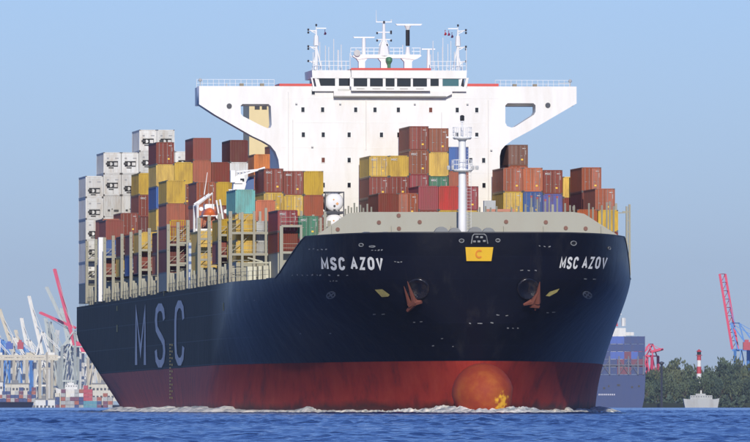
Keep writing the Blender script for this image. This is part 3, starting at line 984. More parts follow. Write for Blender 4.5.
# monkey-island masts
def masts():
    S = SB+3
    P = lambda x, y, d=0: (axy(x, y, S+d)[0], S+d, axy(x, y, S+d)[1])
    z0 = z_roof
    # centre gantry: three legs with arches carrying a walkway
    m = MB()
    for x, wd in ((361.5, .40), (384, .42), (408, .48)):
        a = P(x, 60)[0]; m.prism([(a-wd, z0), (a+wd, z0), (a+wd, az(62, S)), (a+wd*2.2, az(57, S)), (a-wd*2.2, az(57, S)), (a-wd, az(62, S))], 'y', S-.5, S+.5)
    m.prism([P(352, 56.5)[::2], P(354, 54.8)[::2], P(420, 54.8)[::2], P(421.5, 56)[::2], P(417, 59)[::2], P(414, 60)[::2], P(404, 58.5)[::2], P(366, 58.5)[::2], P(358, 60)[::2]], 'y', S-.6, S+.6)
    gan = m.build('radar_gantry', WHITE2, ship)
    m = MB()
    for x in (350.7, 356, 362, 368, 374, 394, 400, 414, 420.5):
        m.bar(P(x, 55), P(x, 48), .05, 4)
    for y in (48, 51.5):
        m.bar(P(350.7, y), P(379, y), .045, 4); m.bar(P(390, y), P(403, y), .045, 4); m.bar(P(412, y), P(421, y), .045, 4)
    m.bar(P(403, 55), P(403, 45), .05, 4); m.bar(P(350.7, 55), P(352, 58), .05, 4)
    m.build('railing', WHITE2, gan)
    m = MB(); m.bar(P(363.8, 56), P(363.8, 38), .28, 8, .22); m.prism([P(353, 37)[::2], P(375, 37)[::2], P(374, 38.3)[::2], P(354, 38.3)[::2]], 'y', S-.2, S+.2)
    m.build('radar_scanner', WHITE2, gan)
    m = MB(); a, y_, z = P(356.5, 53.4); m.lathe((a, S-.9, z), [(.42, 0), (.42, .3)], 12, 'y'); m.build('searchlight', mat('lamp_housing', (.5, .5, .48), .4), gan)
    m = MB(); m.bar(P(408, 56), P(408, 47), .36, 8, .22); m.prism([P(395.5, 24)[::2], P(422.5, 24)[::2], P(421, 25.6)[::2], P(397, 25.6)[::2]], 'y', S-.25, S+.25)
    m.bar(P(408, 25.6), P(408, 30), .45, 10, .2)
    m.build('radar_scanner', WHITE2, gan)
    m = MB(); m.bar(P(408, 30), P(408, 46), .26, 8); m.build('scanner_post', BLACK, gan)
    m = MB(); m.bar(P(429, 70), P(429, 49.5), .26, 8, .18); m.box(P(422, 0)[0], P(435.5, 0)[0], S-.15, S+.15, az(49.8, S), az(48.6, S)); m.build('satellite_post', WHITE2, gan)
    m = MB(); a, y_, z = P(388.5, 66); m.lathe((a, S-.8, az(68.5, S)), [(.2, 0), (.22, .5), (.42, .9), (.42, 1.25), (.2, 1.4)], 10); m.build('magnetic_compass', GRN, gan)
    # centre mast
    m = MB(); m.bar(P(384, 56), P(384, 22), .34, 8, .16); m.bar(P(384, 48), P(384, 42), .62, 8, .4); m.bar(P(384, 56), P(384, 48), .8, 8, .62)
    for y, hw in ((22, 8), (32.3, 7), (39.5, 7)):
        m.box(P(384-hw, 0)[0], P(384+hw, 0)[0], S-.12, S+.12, az(y+.6, S), az(y-.3, S))
    for x in (376.5, 391.5): m.bar(P(x, 22), P(x, 19.5), .06, 4)
    m.bar(P(376.4, 22), P(376.4, 10), .045, 4, .02)
    m.bar(P(379, 46), P(384, 36), .05, 4); m.bar(P(389, 46), P(384, 36), .05, 4)
    m.build('signal_mast', WHITE2, gan)
    m = MB()
    for x, y in ((377, 33.6), (391, 33.6), (377, 41), (391, 41), (384, 22.4), (386.8, 45.5), (391, 32), (384, 53)):
        a, _, z = P(x, y); m.lathe((a, S-.3, z-.1), [(.12, 0), (.12, .26)], 8)
    m.build_each('navigation_lamp', mat('navlamp_dark', (.04, .04, .045), .4), gan)
    # the two corner masts with their lamps
    for cx, d in ((316, -1), (458.5, 1)):
        S2 = SB+1.5
        Q = lambda x, y: (axy(x, y, S2)[0], S2, axy(x, y, S2)[1])
        m = MB()
        m.bar(Q(cx, 70), Q(cx, 30), .26, 8, .12); m.bar(Q(cx, 46), Q(cx, 36), .36, 8, .28)
        m.bar(Q(cx-d*5.5, 70), Q(cx, 45), .09, 5); m.bar(Q(cx+d*4, 70), Q(cx, 52), .07, 5)
        for y in (31.5, 48, 62.5):
            m.bar(Q(cx, y), Q(cx+d*8, y-1), .12, 5, .06)
            m.bar(Q(cx, y+2.5), Q(cx+d*5, y), .06, 4)
        m.bar(Q(cx, 28.6), Q(cx-d*10, 28.6), .09, 4)
        m.bar(Q(cx, 31), Q(cx, 25.5), .05, 4)
        cm = m.build('corner_mast', WHITE2, ship)
        m = MB()
        for x, y in ((cx+d*8, 30.2), (cx+d*8, 46.8), (cx+d*8, 61.5), (cx, 25.5), (cx+d*8, 33), (cx+d*8, 49.3)):
            a, _, z = Q(x, y); m.lathe((a, S2-.1, z-.12), [(.11, 0), (.13, .12), (.11, .27)], 8)
        m.build_each('navigation_lamp', mat('navlamp_dark', (.04, .04, .045), .4), cm)
    m = MB()
    for x in (313, 314.5): m.bar(P(x, 70), P(x-1.5, 84), .18, 5)
    m.build('lifebuoy_rack', mat('grey_blue', (.10, .13, .20), .6), ship)
masts()
def signal_flag(x0, y0, h, col, lab):
    S = SB+1.5
    a, z = axy(x0, y0, S); a1, z1 = axy(x0+2.0, y0+h, S)
    n = 5; m = MB()
    for i in range(n):
        t0, t1 = i/n, (i+1)/n
        f = lambda t: (a+(a1-a)*(.3+.25*math.sin(5*t)), S+.12*math.sin(7*t), z+(z1-z)*t)
        g = lambda t: (a1-.1*math.sin(6*t), S+.15*math.sin(7*t+1), z+(z1-z)*t)
        m.quad(f(t0), g(t0), g(t1), f(t1))
        for q_ in (f, g):
            pass
    me = m.mesh('signal_flag', mat('flag_'+col, {'r': (.45, .03, .05), 'd': (.10, .03, .10), 'm': (.30, .02, .10)}[col], .8, .1), weld=True)
    o = link('signal_flag', me); o.matrix_world = SHIP
    md = o.modifiers.new('thickness', 'SOLIDIFY'); md.thickness = .02
    tag(o, lab, 'flag', 'signal flags on the bridge roof')
signal_flag(323.6, 30, 5.0, 'd', 'dark red flag hanging alone beside the left mast on the bridge roof')
signal_flag(444.5, 30, 5.2, 'r', 'leftmost of three small red flags under the right roof mast')
signal_flag(448, 30.6, 5, 'm', 'middle of three small flags under the right roof mast')
signal_flag(451.3, 32.5, 5.2, 'd', 'small dark flag nearest the right roof mast, rightmost of three')

# funnel casing behind the wing, left
def funnel():
    S = 258
    a0, a1 = ax(249.3, S), ax(271.3, S)
    zt = az(95, S)
    m = MB(); m.box(a0, a1, S, S+9, 16, zt)
    fu = m.build('funnel', CREAM, ship)
    m = MB()
    for x in (257.3, 264.5):
        a, z = axy(x, 106.6, S); m.box(a-.35, a+.35, S-.05, S, z-.45, z+.45)
    m.build_each('vent', BLACK, fu)
    m = MB()
    for k in range(3):
        a = a0+1+k*2.0; m.bar((a, S+4, zt), (a, S+4, zt+1.0), .5, 10)
    m.build_each('exhaust_pipe', BLACK, fu)
funnel()

# ------------------------------------------------------------------ containers
Wc, Lc = 2.44, 12.19
MESH = {}
def corr(m, p0, u, v, n, w_, h, nrm, depth=.045, inset=0.0):
    """corrugated panel: p0 corner, u along the corrugation run, v up"""
    p0 = Vector(p0); u = Vector(u); v = Vector(v); nrm = Vector(nrm)
    xs = []; st = w_/n
    for i in range(n):
        xs += [(i*st, 0), (i*st+st*.35, 0), (i*st+st*.5, -depth), (i*st+st*.85, -depth)]
    xs.append((w_, 0))
    for (x0, d0), (x1, d1) in zip(xs, xs[1:]):
        a = p0+u*x0+nrm*(d0-inset); b = p0+u*x1+nrm*(d1-inset)
        m.quad(tuple(a), tuple(b), tuple(b+v*h), tuple(a+v*h))
def body_mesh(key, H, closed):
    k = ('b', key, H, closed)
    if k in MESH: return MESH[k]
    m = MB(); h = Wc/2; t = .12
    for x in (-h, h-t):
        for y in (0, Lc-t): m.box(x, x+t, y, y+t, 0, H)
    for x in (-h, h-t):
        for z in (0, H-t): m.box(x+.002, x+t-.002, t, Lc-t, z, z+t)
    for y in (0, Lc-t):
        for z in (0, H-t): m.box(-h+t, h-t, y+.002, y+t-.002, z, z+t)
    nn = 20
    corr(m, (-h, t, t), (0, 1, 0), (0, 0, 1), nn, Lc-2*t, H-2*t, (-1, 0, 0), inset=.02)
    corr(m, (h, t, t), (0, 1, 0), (0, 0, 1), nn, Lc-2*t, H-2*t, (1, 0, 0), inset=.02)
    m.box(-h+t, h-t, t, Lc-t, H-.07, H-.03)
    m.box(-h+t, h-t, Lc-t, Lc-.06, t, H-t)
    if closed == 1: corr(m, (-h+t, 0, t), (1, 0, 0), (0, 0, 1), 8, Wc-2*t, H-2*t, (0, -1, 0), inset=.03)
    if closed == 2: m.box(-h+t, h-t, .5, .55, t, H-t)
    m.cur = 1                                      # corner castings
    for x in (-h-.004, h-.18):
        for y in (-.004, Lc-.18):
            for z in (-.004, H-.12): m.box(x, x+.184, y, y+.184, z, z+.124)
    MESH[k] = m.mesh('body', [MATS['paint_'+key], mat('casting', (.10, .09, .08), .7)])
    return MESH[k]
def door_mesh(key, H, side):
    k = ('d', key, H, side)
    if k in MESH: return MESH[k]
    m = MB(); t = .12; x0, x1 = (-Wc/2+t+.01, -.015) if side < 0 else (.015, Wc/2-t-.01)
    corr2 = 4
    m.box(x0, x1, .05, .09, t+.01, H-t-.01)
    hh = (H-2*t)/5
    for i in range(5):                             # pressed panels on the leaf
        m.box(x0+.06, x1-.06, .03, .05, t+i*hh+.09, t+(i+1)*hh-.09)
    m.cur = 1
    for fx in (.27, .75):
        x = x0+(x1-x0)*fx
        m.bar((x, 0.005, t), (x, 0.005, H-t), .028, 5)
        m.box(x-.05, x+.22 if fx < .5 else x+.05, -.02, .03, 1.15, 1.21)
    if side > 0:                                   # owner's number strip, small plates
        m.cur = 2
        m.box(x0+.5, x1-.16, .02, .03, H-.52, H-.43); m.box(x1-.17, x1-.12, .02, .03, H-1.25, H-.7)
        m.cur = 3; m.box(x0+.34, x0+.6, .02, .03, .62, .82)
    MESH[k] = m.mesh('door', [MATS['paint_'+key], mat('lock_rod', (.30, .28, .25), .45, .4), mat('decal_white', (.48, .45, .42), .6), YEL])
    return MESH[k]
def reefer_mesh(H, part, var):
    k = ('rf', H, part, var)
    if k in MESH: return MESH[k]
    m = MB(); zc = 0.45*H if var != 1 else .30*H
    if part == 'panel':
        for (x0, x1, z0, z1) in ((-1.1, 1.1, .13, zc-.38), (-1.1, 1.1, zc+.40, H-.13), (-1.1, -.75, zc-.38, zc+.40), (.82, 1.1, zc-.38, zc+.40)):
            m.box(x0, x1, .03, .10, z0, z1)
        m.box(-.95, .95, .0, .03, zc+.55, zc+.60); m.box(-.95, .95, 0, .03, H-.5, H-.45)
        m.box(-.9, -.1, .0, .03, .3, zc-.55)
        m.cur = 1; m.box(-.75, -.45, .012, .03, H-.95, H-.72); m.box(.4, .9, .012, .03, H-.9, H-.75)
        m.box(.1, .16, .01, .03, .2, zc-.5)
        me = m.mesh('front_panel', [MATS['paint_W'], mat('grey_plate', (.3, .3, .3), .6)])
    elif part == 'recess':
        m.box(-.75, .82, .35, .45, zc-.38, zc+.40)
        for z in (zc-.30, zc-.1, zc+.12, zc+.30): m.box(-.74, .3, .2, .24, z, z+.07)
        m.box(-.9, -.3, -.01, .028, zc-.1, zc+.2)
        m.box(-.5, .2, -.012, .028, zc-.62, zc-.45)
        me = m.mesh('condenser_recess', BLACK)
    elif part == 'unit':
        m.box(.28, .74, .05, .34, zc-.22, zc+.22)
        m.lathe((-.18, .12, zc+.02), [(.24, 0), (.24, .1)], 12, 'y')
        me = m.mesh('control_box', MATS['paint_W'])
    else:
        m.box(-.62, -.32, -.02, .03, .75, 1.02); m.box(.22, .9, -.02, .03, .70, .98); m.box(-.08, .08, -.02, .03, 1.0, 1.12)
        me = m.mesh('vent_cluster', BLACK)
    MESH[k] = me
    return me
def tank_mesh(part, H):
    k = ('tk', part, H)
    if k in MESH: return MESH[k]
    m = MB(); h = Wc/2; L = 6.06
    if part == 'frame':
        for x in (-h, h-.14):
            for y in (0, L-.14): m.box(x, x+.14, y, y+.14, 0, H)
        for x in (-h+.002, h-.138):
            for z in (0, H-.14): m.box(x, x+.134, .14, L-.14, z, z+.14)
        for y in (.002, L-.138):
            for z in (0, H-.14): m.box(-h+.14, h-.14, y, y+.136, z, z+.14)
        me = m.mesh('frame', DARK)
    elif part == 'tank':
        rr = H/2-.1
        m.lathe((0, .25, H/2), [(rr*.6, -.12), (rr*.9, 0), (rr, .25), (rr, L-.9), (rr*.9, L-.6), (rr*.5, L-.5)], 20, 'y')
        me = m.mesh('tank', mat('tank_white', (.78, .77, .75), .35, .3, (.5, .4, .35), 1), True)
    elif part == 'hazard_placard':
        for (x, z, s_) in ((.35, H*.42, .2), (-.1, H*.62, .12)):
            m.prism([(x-s_, z), (x, z-s_), (x+s_, z), (x, z+s_)], 'y', .06, .10)
        me = m.mesh(part, mat('placard', (.75, .35, .12), .5))
    else:
        m.box(-.15, .15, .02, .12, .2, .4); m.lathe((0, .04, H/2-.5), [(.14, 0), (.14, .1)], 10, 'y')
        me = m.mesh(part, BLACK)
    MESH[k] = me
    return me
LOGO = None
def logo_mesh(w_, h_, col):
    k = ('logo', w_, col)
    if k in MESH: return MESH[k]
    me = text_mesh('MSC', 0.02)
    for v in me.vertices:
        x, y = v.co.x, v.co.y; v.co = (x*w_, 0, y*h_)
    me.materials.append(mat('logo_white', (.52, .5, .47), .6))
    MESH[k] = me
    return me

ORD = ['first', 'second', 'third', 'fourth', 'fifth', 'sixth', 'seventh', 'eighth', 'ninth', 'tenth', 'eleventh', 'twelfth', 'thirteenth']
PEND = []         # (area, stack_x, level, root, colour)
def container(a, s, z, H, key, area, level, sx, style='door', logo=False, rot=0.0):
    r_ = empty('shipping_container', SHIP @ Matrix.Translation((a+Wc/2, s, z)) @ Matrix.Rotation(rot, 4, 'Z'))
    if style == 'tank':
        for p in ('frame', 'tank', 'hazard_placard', 'valve'): link(p, tank_mesh(p, H), r_)
    elif style in ('reefer', 'reefer1', 'reefer2'):
        link('body', body_mesh('W', H, 2 if style != 'reefer2' else 1), r_)
        if style == 'reefer2':
            link('vent_cluster', reefer_mesh(H, 'vent', 0), r_)
        else:
            var = 1 if style == 'reefer1' else 0
            for p, nm in (('panel', 'front_panel'), ('recess', 'condenser_recess'), ('unit', 'control_box')):
                link(nm, reefer_mesh(H, p, var), r_)
    elif style == 'end':
        link('body', body_mesh(key, H, 1), r_)
    else:
        link('body', body_mesh(key, H, 0), r_)
        link('door', door_mesh(key, H, -1), r_); link('door', door_mesh(key, H, 1), r_)
    if logo:
        o = link('logo', logo_mesh(.75, .26, 'w'), r_); o.location = (-.95, -.03, H-.62)
    nm = CC[key][0]
    if style == 'tank': nm = 'white round tank'
    elif style.startswith('reefer'): nm = 'white refrigerated'
    PEND.append((area, sx, level, r_, nm, style, logo))
    return r_
HB = []           # hatch blocks under the stacks
FILL = ['R', 'O', 'Y', 'D', 'N', 'R', 'B', 'GY', 'R']
def stack(area, a, s, ztop_, spec, floor=17.9):
    """spec: list of (colour, height[, style[, logo]]) from the top down"""
    z = ztop_; lvl = 0; sx = px(s, a)
    for it in spec:
        key, H = it[0], it[1]
        style = it[2] if len(it) > 2 else ('door' if random.random() < .62 else 'end')
        logo = it[3] if len(it) > 3 else False
        z -= H
        if z < floor - .8: z += H; break
        container(a, s, z, H-.03, key, area, lvl, sx, style, logo); lvl += 1
    while z - 2.6 > floor - .5 and lvl < 9:
        H = 2.95 if z-2.95 > floor-.3 else 2.62
        z -= H
        container(a, s, z, H-.03, random.choice(FILL) if spec[-1][0] != 'W' else 'W', area, lvl, sx, 'end' if spec[-1][0] != 'W' else 'reefer'); lvl += 1
    HB.append((a+(1.1 if area == 'deck edge row at left' else .02), a+Wc-.02, s+.05, s+Lc-.05, 16.03, z))
def bay(area, s, x0, cols):
    a0 = ax(x0, s)
    for (k, ytop, spec) in cols: stack(area, a0+2.5*k, s, az(ytop, s), spec)

T, S_ = 3.0, 2.62
A1 = 'white block at the stern'
rf = lambda n, *st: [('W', T, (st[i] if i < len(st) else random.choice(['reefer', 'reefer', 'reefer1', 'reefer2']))) for i in range(n)]
bay(A1, 283, 85.4, [(0, 176.2, rf(6, 'reefer1', 'reefer1')), (1, 152.6, rf(6, 'reefer', 'reefer', 'reefer2', 'reefer')), (2, 152.6, rf(6, 'reefer', 'reefer1', 'reefer2')),
     (3, 130, rf(6, 'reefer', 'reefer')), (4, 130, rf(6, 'reefer')), (5, 151.5, rf(5, 'reefer'))])
A2 = 'beside the stern block'
bay(A2, 266, 138.5, [(-2, 219, [('O', T, 'end'), ('W', T, 'reefer')]), (-1, 213, [('R', T, 'door'), ('D', T)]), (0, 173.2, [('Y', T, 'end'), ('R', T, 'door', True), ('D', T), ('Y', T)]), (1, 176, [('R', T), ('N', T)])])
A3 = 'pile amidships'
bay(A3, 223.5, 155.8, [(0, 142.4, [('R', T, 'door', False), ('Y', T, 'end'), ('B', T, 'end'), ('Y', T)]), (1, 162.3, [('Y', T, 'end'), ('N', T), ('R', T)]),
     (2, 138, [('R', T, 'end'), ('O', T, 'end'), ('R', T)]), (3, 162.2, [('R', T, 'end'), ('O', T)]), (4, 140, [('D', T, 'end'), ('W', T, 'end'), ('R', T)])])
A3b = 'under the cream funnel'
bay(A3b, 241, 254, [(0, 154.2, [('ORG', T, 'end'), ('O', T), ('R', T)])])
bay(A3b, 241, 254.5, [(1.02, 145, [('N', T, 'door'), ('R', T)])])
A4 = 'pile by the rescue boat'
bay(A4, 151, 166, [(0, 180.4, [('Y', T, 'end'), ('O', T, 'end'), ('R', T)]), (1, 204, [('R', T), ('D', T)])])
bay(A4, 122, 196, [(0, 182, [('O', T, 'door', False), ('OR', T, 'end'), ('D', T)]), (1, 182, [('Y', T, 'end'), ('R', T), ('Y', T)])])
A5 = 'pile around the turquoise one'
bay(A5, 91.8, 263.4, [(0, 168.6, [('R', T, 'door', True), ('Y', S_, 'door'), ('D', T)]), (1, 171, [('R', T, 'door', True), ('Y', S_, 'door'), ('Y', T)]),
     (2, 171, [('Y', T, 'end'), ('O', S_, 'end'), ('R', T)]), (3.05, 191.5, [('W', 2.62, 'tank'), ('W', 2.62, 'tank'), ('G', T)])])
bay(A5, 77.3, 234.7, [(0, 189.6, [('T', T, 'end'), ('Y', T, 'end'), ('Y', T)]), (1, 200, [('OR', T, 'end'), ('GY', T, 'end')]), (2, 213, [('Y', T), ('R', T)])])
A6 = 'low pile by bow step'
bay(A6, 48, 277, [(0, 210, [('C', S_, 'door', True), ('R', S_, 'end'), ('YB', S_, 'end')]), (1.02, 216, [('G', S_, 'door', True), ('C', T, 'end')])])
bay(A6, 62.7, 235.4, [(0, 219.5, [('Y', S_, 'end'), ('Y', S_, 'end')]), (1, 221, [('GY', S_, 'end'), ('GY', S_, 'end')])])
# starboard outer row, seen end-on along the ship's side
A7 = 'deck edge row at left'
def outer(s, cols, ytop_, row=0, area=A7):
    stack(area, -23.7+2.5*row, s, az(ytop_, s), [(c, 2.75, 'end') for c in cols])
outer(77.3, ['Y', 'R'], 219)
outer(108, ['Y', 'Y'], 231)
outer(122, ['YB', 'R'], 236, 1); outer(136.5, ['YB', 'D'], 236, 1)
outer(151, ['Y', 'D'], 220); outer(165.5, ['D', 'O'], 232); outer(180, ['YB', 'R'], 238, 1)
outer(194.5, ['Y', 'R'], 232); outer(209, ['D', 'B'], 234.5); outer(223.5, ['D', 'Y'], 236)
outer(252.5, ['R', 'B', 'R'], 220); outer(238, ['D', 'N'], 238, 1)
outer(91.8, ['R', 'Y'], 238, 1)
A8 = 'pile behind bow mast'
bay(A8, 77.3, 418.7, [(-2, 193, [('R', T, 'end'), ('D', T)]), (-1, 193, [('O', T, 'door'), ('R', T)]), (0, 185.7, [('C', T, 'end'), ('R', T)]),
      (1, 185.7, [('BR', T, 'end'), ('Y', T)]), (2, 186, [('C', T, 'door', True), ('YB', T)])])
bay(A8, 91.8, 369.2, [(0, 155.7, [('Y', S_, 'door', True), ('R', S_, 'door'), ('D', T)]), (1, 155.5, [('Y', S_, 'end', True), ('R', S_, 'door'), ('R', T)]),
      (2, 126, [('R', T, 'door'), ('N', T, 'door', True), ('C', T, 'door'), ('R', T)]), (3, 128, [('N', T, 'door'), ('Y', T, 'end'), ('G', T, 'door', True), ('R', T)]),
      (4, 146.6, [('B', T, 'end'), ('O', T, 'end'), ('R', T)])])
A9 = 'pile at far right'
bay(A9, 91.8, 504, [(0, 167.3, [('O', T, 'door'), ('Y', T, 'door')]), (1, 167.3, [('OR', T, 'door'), ('B', T, 'door')]), (2, 169.5, [('R', T, 'door', True), ('P', T, 'end')])])
bay(A9, 91.8, 564.2, [(0, 176.3, [('YB', S_, 'end'), ('R', T, 'end')])])
bay(A9, 77.3, 583, [(0, 166.8, [('O', T, 'door'), ('D', T)])])
bay(A9, 62.7, 596.5, [(0, 188, [('O', T, 'door'), ('R', T, 'end')])])
bay(A9, 48, 599.4, [(0, 209.5, [('YB', S_, 'end'), ('R', S_)]), (-1.02, 209, [('OR', S_, 'end'), ('R', S_)])])
bay(A9, 104.3, 509.5, [(0, 144.3, [('DB', S_, 'door'), ('O', T, 'door'), ('DB', T)])])

# labels by position in each pile
areas = {}
for rec in PEND: areas.setdefault(rec[0], []).append(rec)
for ar, recs in areas.items():
    xs = sorted(set(round(r[1], 1) for r in recs))
    for (_, sx, lvl, r_, nm, style, logo) in recs:
        i = xs.index(round(sx, 1))
        n_in = max(q[2] for q in recs if round(q[1], 1) == round(sx, 1))
        lv = 'topmost' if lvl == 0 else ORD[lvl]+' down'
        col_ = ORD[i]
        extra = ''
        tag(r_, '%s container, %s in %s stack from left, %s' % (nm, lv, col_, ar), 'shipping container', 'containers stacked on the container ship')

# hatch covers under every stack
for (x0, x1, y0, y1, z0, z1) in HB:
    m = MB(); m.box(x0, x1, y0, y1, z0, z1-.004)
    m.build('hatch_cover', BEIGE, ship)

# ------------------------------------------------------------------ lashing bridges, stanchions, deck-edge fittings
def lashing_bridge(s, a_lo, a_hi, z1, levels=(19.2, 21.8), step=2.5, full=True):
    y0, y1 = s-1.75, s-.55
    m = MB()
    m.box(a_lo, a_hi, y0, y1, levels[0], levels[0]+.28)
    lb = m.build('lashing_bridge', BEIGE, ship)
    for z in levels[1:]: MB().box(a_lo, a_hi, y0, y1, z, z+.28).build('walkway', BEIGE, lb)
    a = a_lo
    me = MB().box(-.15, .15, 0, .3, 0, 1).mesh('post', BEIGE)
    k = 0
    while a <= a_hi+.01:
        o = link('post', me, lb); o.location = (a, y0-.02 if k % 2 == 0 else y0-.01, 15.95)
        h = z1-15.95+(random.uniform(-.6, .5) if k else 0)
        o.scale = (1.35 if k == 0 else 1, 1, h)
        a += step; k += 1
    if a_lo < -20:
        m = MB()
        for z in (levels[0]+.3, levels[-1]+.3):
            m.bar((a_lo, y1, z), (min(a_hi, a_lo+2.5), y1, z+2.2), .05, 4); m.bar((a_lo, y0-.1, z+1.8), (a_lo, y1+.9, z+.1), .07, 4)
        m.build_each('brace', BEIGE, lb)
        m = MB()
        for z in (16.6, 17.6, 18.6): m.bar((a_lo+.3, y0, z), (a_lo+2.3, y0, z), .05, 4)
        m.build_each('rung', BEIGE, lb)
    for z in levels:
        for hh in (.7, 1.2): MB().bar((a_lo, y0, z+hh), (a_hi, y0, z+hh), .03, 4).build('handrail', BEIGE, lb)
    return lb
random.seed(11)
bs = [62.7, 77.3, 91.8, 106, 122, 136.5, 151, 165.5, 180, 194.5, 209, 223.5, 238, 252.5, 267, 283]
for s in bs:
    lashing_bridge(s, -24.0, -24.0+2.5*(5 if s < 120 else 3), 24.6, step=2.5 if s > 70 else 1.45)
    if s in (77.3, 91.8): lashing_bridge(s, -9.0, 23.5, 24.0 , (19.2, 21.9))
lashing_bridge(48, ax(281, 46), ax(302, 46), az(226, 46), (19.2, 22.4), 2.4)
lashing_bridge(62.7, 13.0, 23.6, az(207, 61), (19.2, 22.3), 2.6)
def pale_post(s, a, z0, z1, r):
    m = MB(); m.box(a-r, a+r, s-r, s+r, z0, z1); return m
# thick white ladder trunk and tall posts
m = pale_post(256, -23.9, 15.9, az(237, 250), .55); m.build('ladder_trunk', WHITE2, ship)
m = pale_post(120, -23.2, 15.9, az(243, 120), .8); lt = m.build('ladder_trunk', mat('pale_blue_white', (.45, .50, .56), .5, .4), ship)
m = MB()
for k in range(5): m.box(-23.99, -22.41, 119.17, 119.2, 17+1.0*k, 17.35+1.0*k)
m.build('ladder_opening', BLUEP, lt)
# container stanchions at the deck edge: tapered grey pillars
ped = MB(); ped.prism([(-.45, 0), (.45, 0), (.34, 1.5), (.12, 2.25), (-.12, 2.25), (-.34, 1.5)], 'x', -.28, .28)
pm = MB(); pm.v = [(x, y, z) for (x, y, z) in ped.v]; pm.f = ped.f; pm.mi = ped.mi
PED = pm.mesh('stanchion', BEIGE)
PED2 = MB().prism([(-.5, 0), (.5, 0), (.38, 1.6), (.1, 2.3), (-.1, 2.3), (-.38, 1.6)], 'y', -.2, .2).mesh('stanchion', BEIGE)
for s in bs[:-1]:
    for d in (.3, 4.2, 8.1, 11.9):
        o = link('stanchion', PED if d != 4.2 else PED2, ship)
        o.location = (-23.6, s+d, ztop(s+d)-.05); o.scale = (1, 1, random.uniform(.85, 1.15))
        if d in (.3, 11.9):
            o2 = link('stanchion', PED2, ship); o2.location = (-21.2, s+d, ztop(s+d)-.05)
# deck-edge rail
for sd in (-1, 1):
    m = MB(); s = 34.0; sh = shape(15.9)
    while s < 296:
        aa = hull_u((s-sh[0])/sh[1], 15.9)[1] - .12 if s < 58 else B-.12
        aa2 = hull_u((s+2.5-sh[0])/sh[1], 15.9)[1] - .12 if s+2.5 < 58 else B-.12
        m.bar((sd*aa, s, ztop(s)), (sd*aa, s, ztop(s)+1.1), .03, 4)
        for hh in (.55, 1.1): m.bar((sd*aa, s, ztop(s)+hh), (sd*aa2, s+2.5, ztop(s+2.5)+hh), .025, 4, caps=False)
        s += 2.5
    m.build('deck_railing', BEIGE, ship)
# vent posts and small masts above the breakwater
m = MB(); random.seed(5)
for x, y in [(345, 209), (348, 206), (351, 207.5), (354, 203), (356.5, 207), (360, 205), (363, 208), (367, 204), (371, 207), (480, 207), (486, 206), (491, 207.5), (497, 206),
             (532, 197.5), (538, 199), (546, 201), (550, 197), (558, 198), (566, 203), (571, 205), (575, 205), (608, 202), (611, 201), (615, 206), (603, 205), (590, 203), (594, 207),
             (519, 206), (512, 207), (526, 204)]:
    a, z = axy(x, y, 33); m.bar((a, 33, 16), (a, 33, z), .11, 5)
vp = m.build_each('vent_post', BEIGE, ship)
m = MB()
for x, y in ((532, 197.5), (538, 199), (546, 201), (558, 198), (550, 197)):
    a, z = axy(x, y, 33); m.bar((a, 33, z), (a, 33, z+.25), .14, 5)
m.build_each('red_cap', mat('cap_red', (.45, .12, .10), .6), ship)
m = MB()
m.box(ax(487, 34), ax(515, 34), 34, 34.4, az(211.6, 34), az(209, 34))
m.build('walkway_panel', mat('faded_orange', (.50, .20, .12), .6), ship)
m = MB(); m.box(ax(484.5, 40), ax(496, 40), 40, 41, az(213, 40), az(200.5, 40)); m.build('deck_locker', mat('locker_grey', (.45, .46, .44), .6), ship)
# gangway frame at the right edge of the bow
m = MB(); S0 = 50
for x, y0 in ((628.4, 206), (631.2, 204)):
    a = ax(x, S0); m.box(a-.12, a+.12, S0, S0+.3, az(275, S0), az(y0, S0))
for y in (212, 221, 232, 244, 256, 268):
    m.box(ax(624 if y < 215 else 628.4, S0), ax(631.2, S0), S0+.05, S0+.25, az(y, S0), az(y, S0)+.14)
m.box(ax(612, S0), ax(628, S0), S0+.05, S0+.2, az(213, S0), az(212, S0))
m.build('end_frame', BEIGE, ship)
